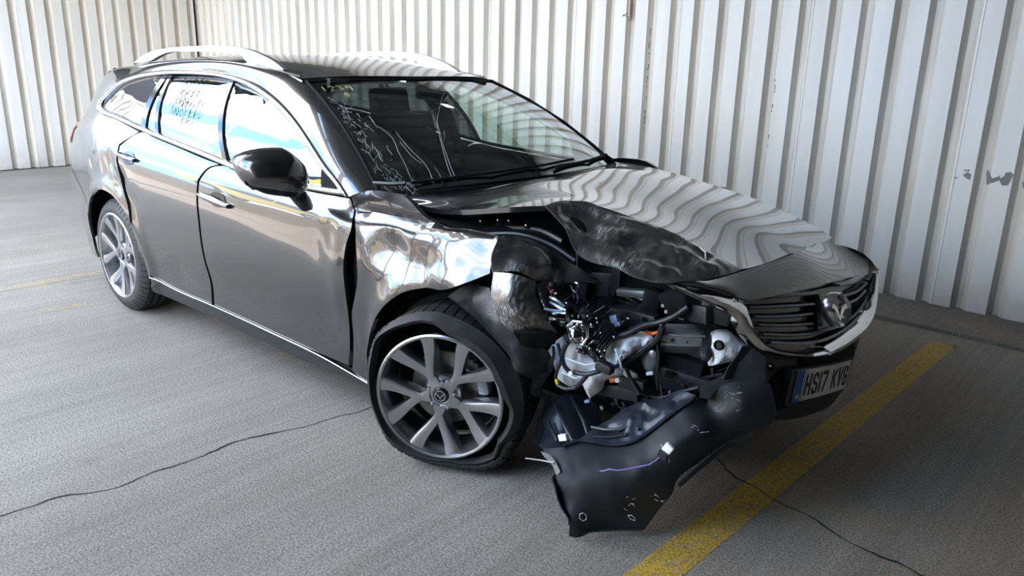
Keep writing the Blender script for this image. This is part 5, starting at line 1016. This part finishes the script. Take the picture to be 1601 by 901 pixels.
for P in [(0.416, -0.73, 0.672), (0.431, -0.715, 0.672), (0.46, -0.705, 0.675), (0.486, -0.69, 0.67), (0.49, -0.69, 0.656), (0.505, -0.69, 0.624), (0.503, -0.7, 0.567), (0.513, -0.7, 0.563), (0.53, -0.695, 0.569), (0.519, -0.7, 0.547), (0.475, -0.72, 0.579), (0.428, -0.71, 0.664), (0.437, -0.76, 0.602), (0.538, -0.66, 0.611)]:
    MB().sphere(Vector(P), .0048, 5).build('bolt', 'satin', hl)
random.seed(21)
Bx = [np.array(p) for p in [(0.25, -0.66, 0.709), (0.333, -0.66, 0.733), (0.375, -0.66, 0.701), (0.379, -0.68, 0.672), (0.424, -0.68, 0.667), (0.448, -0.66, 0.616), (0.451, -0.7, 0.592), (0.479, -0.7, 0.566), (0.355, -0.67, 0.71), (0.369, -0.72, 0.663), (0.57, -0.5, 0.513), (0.634, -0.48, 0.513), (0.711, -0.44, 0.5), (0.497, -0.52, 0.605), (0.575, -0.5, 0.607), (0.729, -0.46, 0.669), (0.701, -0.5, 0.444), (0.567, -0.56, 0.375), (0.644, -0.56, 0.375), (0.775, -0.42, 0.477), (0.741, -0.5, 0.41), (0.504, -0.58, 0.337)]]
for i in range(150):
    b0 = Bx[i % len(Bx)] + np.array([random.gauss(0, .022), random.gauss(0, .02), random.gauss(0, .018)]); r_ = _rot(random.random()*3, random.random()*3, random.random()*3)
    if i % 3 == 0: MB().box(b0, (random.uniform(.015, .05), random.uniform(.006, .02), random.uniform(.01, .03)), r_, .002).build('broken_bracket', random.choice(['black', 'black', 'liner', 'matt']), car)
    elif i % 3 == 1:
        q = [b0 + np.array([random.gauss(0, .02) for _ in range(3)])*k_ for k_ in (0, 1, 1.8, 2.3)]; MB().tube(resample(q, 8), random.choice([.0015, .002, .004]), 5).build('loose_lead', random.choice(['black', 'black', 'gloss', 'lilac' if i % 27 == 1 else 'black']), car)
    else: MB().tube([b0, b0+np.array([random.gauss(0, .02), random.gauss(0, .01), random.gauss(0, .02)])], random.uniform(.003, .007), 6).build('broken_clip', random.choice(['black', 'gloss', 'steel', 'satin']) if i % 5 else 'mirror', car)
# hoses and harness
for P, r, mt, nm in (
    ([(0.41, -0.74, 0.579), (0.397, -0.745, 0.549), (0.393, -0.745, 0.518), (0.408, -0.745, 0.49), (0.424, -0.74, 0.477), (0.449, -0.735, 0.48), (0.48, -0.73, 0.481), (0.511, -0.72, 0.494), (0.535, -0.7, 0.506)], .008, 'black', 'hose'), ([(0.36, -0.73, 0.558), (0.384, -0.745, 0.536), (0.392, -0.75, 0.51), (0.38, -0.75, 0.479), (0.373, -0.75, 0.451), (0.366, -0.74, 0.427)], .006, 'black', 'hose'), ([(0.334, -0.72, 0.539), (0.353, -0.74, 0.52), (0.344, -0.74, 0.482), (0.327, -0.73, 0.439)], .005, 'black', 'hose'),
    ([(0.375, -0.74, 0.415), (0.411, -0.74, 0.412), (0.438, -0.73, 0.42), (0.464, -0.73, 0.448), (0.486, -0.73, 0.478)], .008, 'black', 'hose'), ([(0.553, -0.64, 0.508), (0.575, -0.61, 0.528), (0.598, -0.59, 0.552), (0.62, -0.57, 0.577), (0.648, -0.56, 0.611), (0.653, -0.55, 0.65)], .012, 'black', 'wiring_harness'), ([(0.513, -0.62, 0.594), (0.561, -0.6, 0.618), (0.592, -0.58, 0.643), (0.644, -0.56, 0.664), (0.683, -0.55, 0.687), (0.727, -0.53, 0.729)], .010, 'black', 'wiring_harness'),
    ([(0.479, -0.58, 0.606), (0.51, -0.56, 0.609), (0.542, -0.55, 0.614), (0.579, -0.54, 0.639)], .009, 'black', 'hose'), ([(0.565, -0.62, 0.503), (0.58, -0.61, 0.465), (0.602, -0.61, 0.437), (0.621, -0.61, 0.415)], .007, 'black', 'hose'), ([(0.438, -0.55, 0.753), (0.428, -0.54, 0.719), (0.432, -0.53, 0.685), (0.439, -0.53, 0.664)], .003, 'black', 'hose'), ([(0.651, -0.57, 0.588), (0.66, -0.57, 0.545), (0.663, -0.58, 0.492), (0.671, -0.58, 0.437)], .004, 'black', 'hose'),
    ([(0.603, -0.58, 0.404), (0.667, -0.56, 0.401), (0.725, -0.54, 0.432), (0.787, -0.52, 0.463)], .006, 'liner', 'hose'), ([(0.711, -0.52, 0.463), (0.737, -0.5, 0.455), (0.777, -0.47, 0.477), (0.829, -0.44, 0.499)], .006, 'liner', 'hose'), ([(0.312, -0.74, 0.754), (0.332, -0.74, 0.74), (0.348, -0.74, 0.737)], .0015, 'red', 'hose'), ([(0.594, -0.56, 0.616), (0.617, -0.55, 0.615), (0.641, -0.55, 0.625)], .007, 'orange', 'hose'),
    ([(0.546, -0.66, 0.573), (0.558, -0.66, 0.551), (0.567, -0.655, 0.525), (0.57, -0.65, 0.504)], .004, 'white', 'cable_tie')):
    MB().tube(resample(P, max(6, len(P)*4)), r, 8).build(nm, mt, car)
MB().box([(0.547, -0.715, 0.523)][0], (.060, .035, .032), Matrix.Rotation(.15, 3, 'Y'), .006).build('harness_connector', 'black', car)
for p_, d_, mt, nm in (([(0.572, -0.69, 0.525)][0], (.012, .02, .012), 'plate_blue', 'connector_seal'), ([(0.5, -0.6, 0.652)][0], (.028, .025, .026), 'bluegrey', 'plug'), ([(0.512, -0.6, 0.635)][0], (.03, .02, .014), 'bluegrey', 'plug'), ([(0.379, -0.75, 0.432)][0], (.010, .01, .018), 'yellowtape', 'hose_tape'), ([(0.437, -0.75, 0.481)][0], (.016, .012, .012), 'white', 'hose_clip'),
                   ([(0.534, -0.64, 0.451)][0], (.022, .02, .014), 'orange', 'filler_cap'), ([(0.554, -0.64, 0.457)][0], (.018, .02, .014), 'white', 'pump_plug'), ([(0.455, -0.67, 0.358)][0], (.022, .015, .010), 'bluegrey', 'bottle_outlet'), ([(0.454, -0.8, 0.267)][0], (.034, .015, .022), 'white', 'loose_clip'), ([(0.468, -0.6, 0.313)][0], (.014, .008, .014), 'steel', 'loose_clip'),
                   ([(0.391, -0.76, 0.526)][0], (.012, .008, .008), 'plate_blue', 'hose_clip'), ([(0.637, -0.58, 0.487)][0], (.026, .01, .012), 'foam', 'loose_clip'), ([(0.355, -0.745, 0.74)][0], (.010, .006, .006), 'foam', 'plug')):
    MB().box(p_, d_, Matrix.Rotation(-.4, 3, 'Y'), .002).build(nm, mt, car)

# ================================================================== beyond the canopy: a row of parked cars in the sun
def parked(kind, label, col, x, y, rot, grp='cars parked out in the sun behind the photographer'):
    m_ = simple('paint_'+kind, col, .3, .2, Coat_Weight=1.0); t_ = thing('parked_car', label, 'car', (x, y, 0)); t_.rotation_euler.z = rot
    def prof(pts_, w0, w1, name, mat, z_split):
        V = []; n_ = len(pts_)
        for s_ in (-1, 1):
            for px_, pz in pts_: V.append((px_, s_*(w0 if pz < z_split else w1), pz))
        F = [(i, (i+1) % n_, (i+1) % n_+n_, i+n_) for i in range(n_)] + [tuple(range(n_)), tuple(range(n_, 2*n_))]
        return mesh(name, V, F, mat, t_, True, 25)
    lo = [(-2.1, .3), (-2.15, .6), (-2.1, .86), (-1.2, .93), (1.0, .92), (1.9, .80), (2.15, .62), (2.15, .32)]
    arch = lambda cx: [(cx+.37*math.cos(math.radians(a_)), .33+.37*math.sin(math.radians(a_))) for a_ in range(0, 181, 20)]
    lo = [p for p in lo if True] + [q for q in arch(1.35) if q[1] >= .32] + [q for q in arch(-1.3) if q[1] >= .32]
    V = []; n_ = len(lo)
    ob = prism('body', lo, (0, .86, 0), (1, 0, 0), (0, 0, 1), (0, -1.72, 0), m_, t_, .0)
    gh = [(-1.75, .90), (-1.25, 1.34), (-.9, 1.42), (.1, 1.42), (.5, 1.33), (1.2, .91)]
    V = [(a_, s_*(.80 if b_ < 1.0 else .60), b_) for s_ in (-1, 1) for a_, b_ in gh]; n_ = 6
    mesh('glasshouse', V, [(i, (i+1) % n_, (i+1) % n_+n_, i+n_) for i in range(n_)] + [tuple(range(n_)), tuple(range(n_, 2*n_))], 'gloss', t_, False)
    mesh('roof_panel', [(-1.25, -.62, 1.36), (-.9, -.60, 1.44), (.1, -.60, 1.44), (.5, -.62, 1.35), (-1.25, .62, 1.36), (-.9, .60, 1.44), (.1, .60, 1.44), (.5, .62, 1.35)], [(0, 1, 5, 4), (1, 2, 6, 5), (2, 3, 7, 6)], m_, t_, True)
    for s_ in (-1, 1):
        for P in ([(-1.72, .90), (-1.22, 1.36)], [(-.35, .92), (-.30, 1.42)], [(.52, 1.34), (1.25, .90)]): MB().tube([(a_, s_*(.81 if b_ < 1 else .61), b_) for a_, b_ in P], .03, 6).build('pillar', m_, t_)
        for cx in (1.35, -1.3):
            w_ = MB().lathe([(.20, -.1), (.31, -.1), (.32, -.05), (.32, .05), (.31, .1), (.20, .1)], (cx, s_*.78, .32), (0, 1, 0), 28).build('wheel', 'rubber', t_); MB().lathe([(.001, .0), (.10, .02), (.20, .0)], (cx, s_*.80+s_*.07, .32), (0, s_, 0), 20).build('wheel_disc', 'alloy_lip', w_)
    for s_ in (-.6, .6): MB().box((2.10, s_, .68), (.08, .34, .12), None, .02).build('headlamp', 'plate', t_); MB().box((-2.10, s_, .76), (.06, .30, .12), None, .02).build('rear_lamp', 'red', t_)
    return t_
for t_ in (parked('yellow', 'bright yellow hatchback at the far end of the raised sunlit lot', (.60, .46, .10), -13.5, -9.6, 2.6),
    parked('navy', 'dark blue saloon on the raised sunlit lot', (.02, .035, .08), -8.6, -10.2, 2.2),
    parked('amber', 'amber car on the raised lot nearest the photographer', (.45, .34, .10), -4.0, -10.4, 1.9),
    parked('silver', 'silver hatchback on the raised sunlit lot', (.6, .61, .62), .5, -11.0, 1.7)): t_.location.z = 1.05
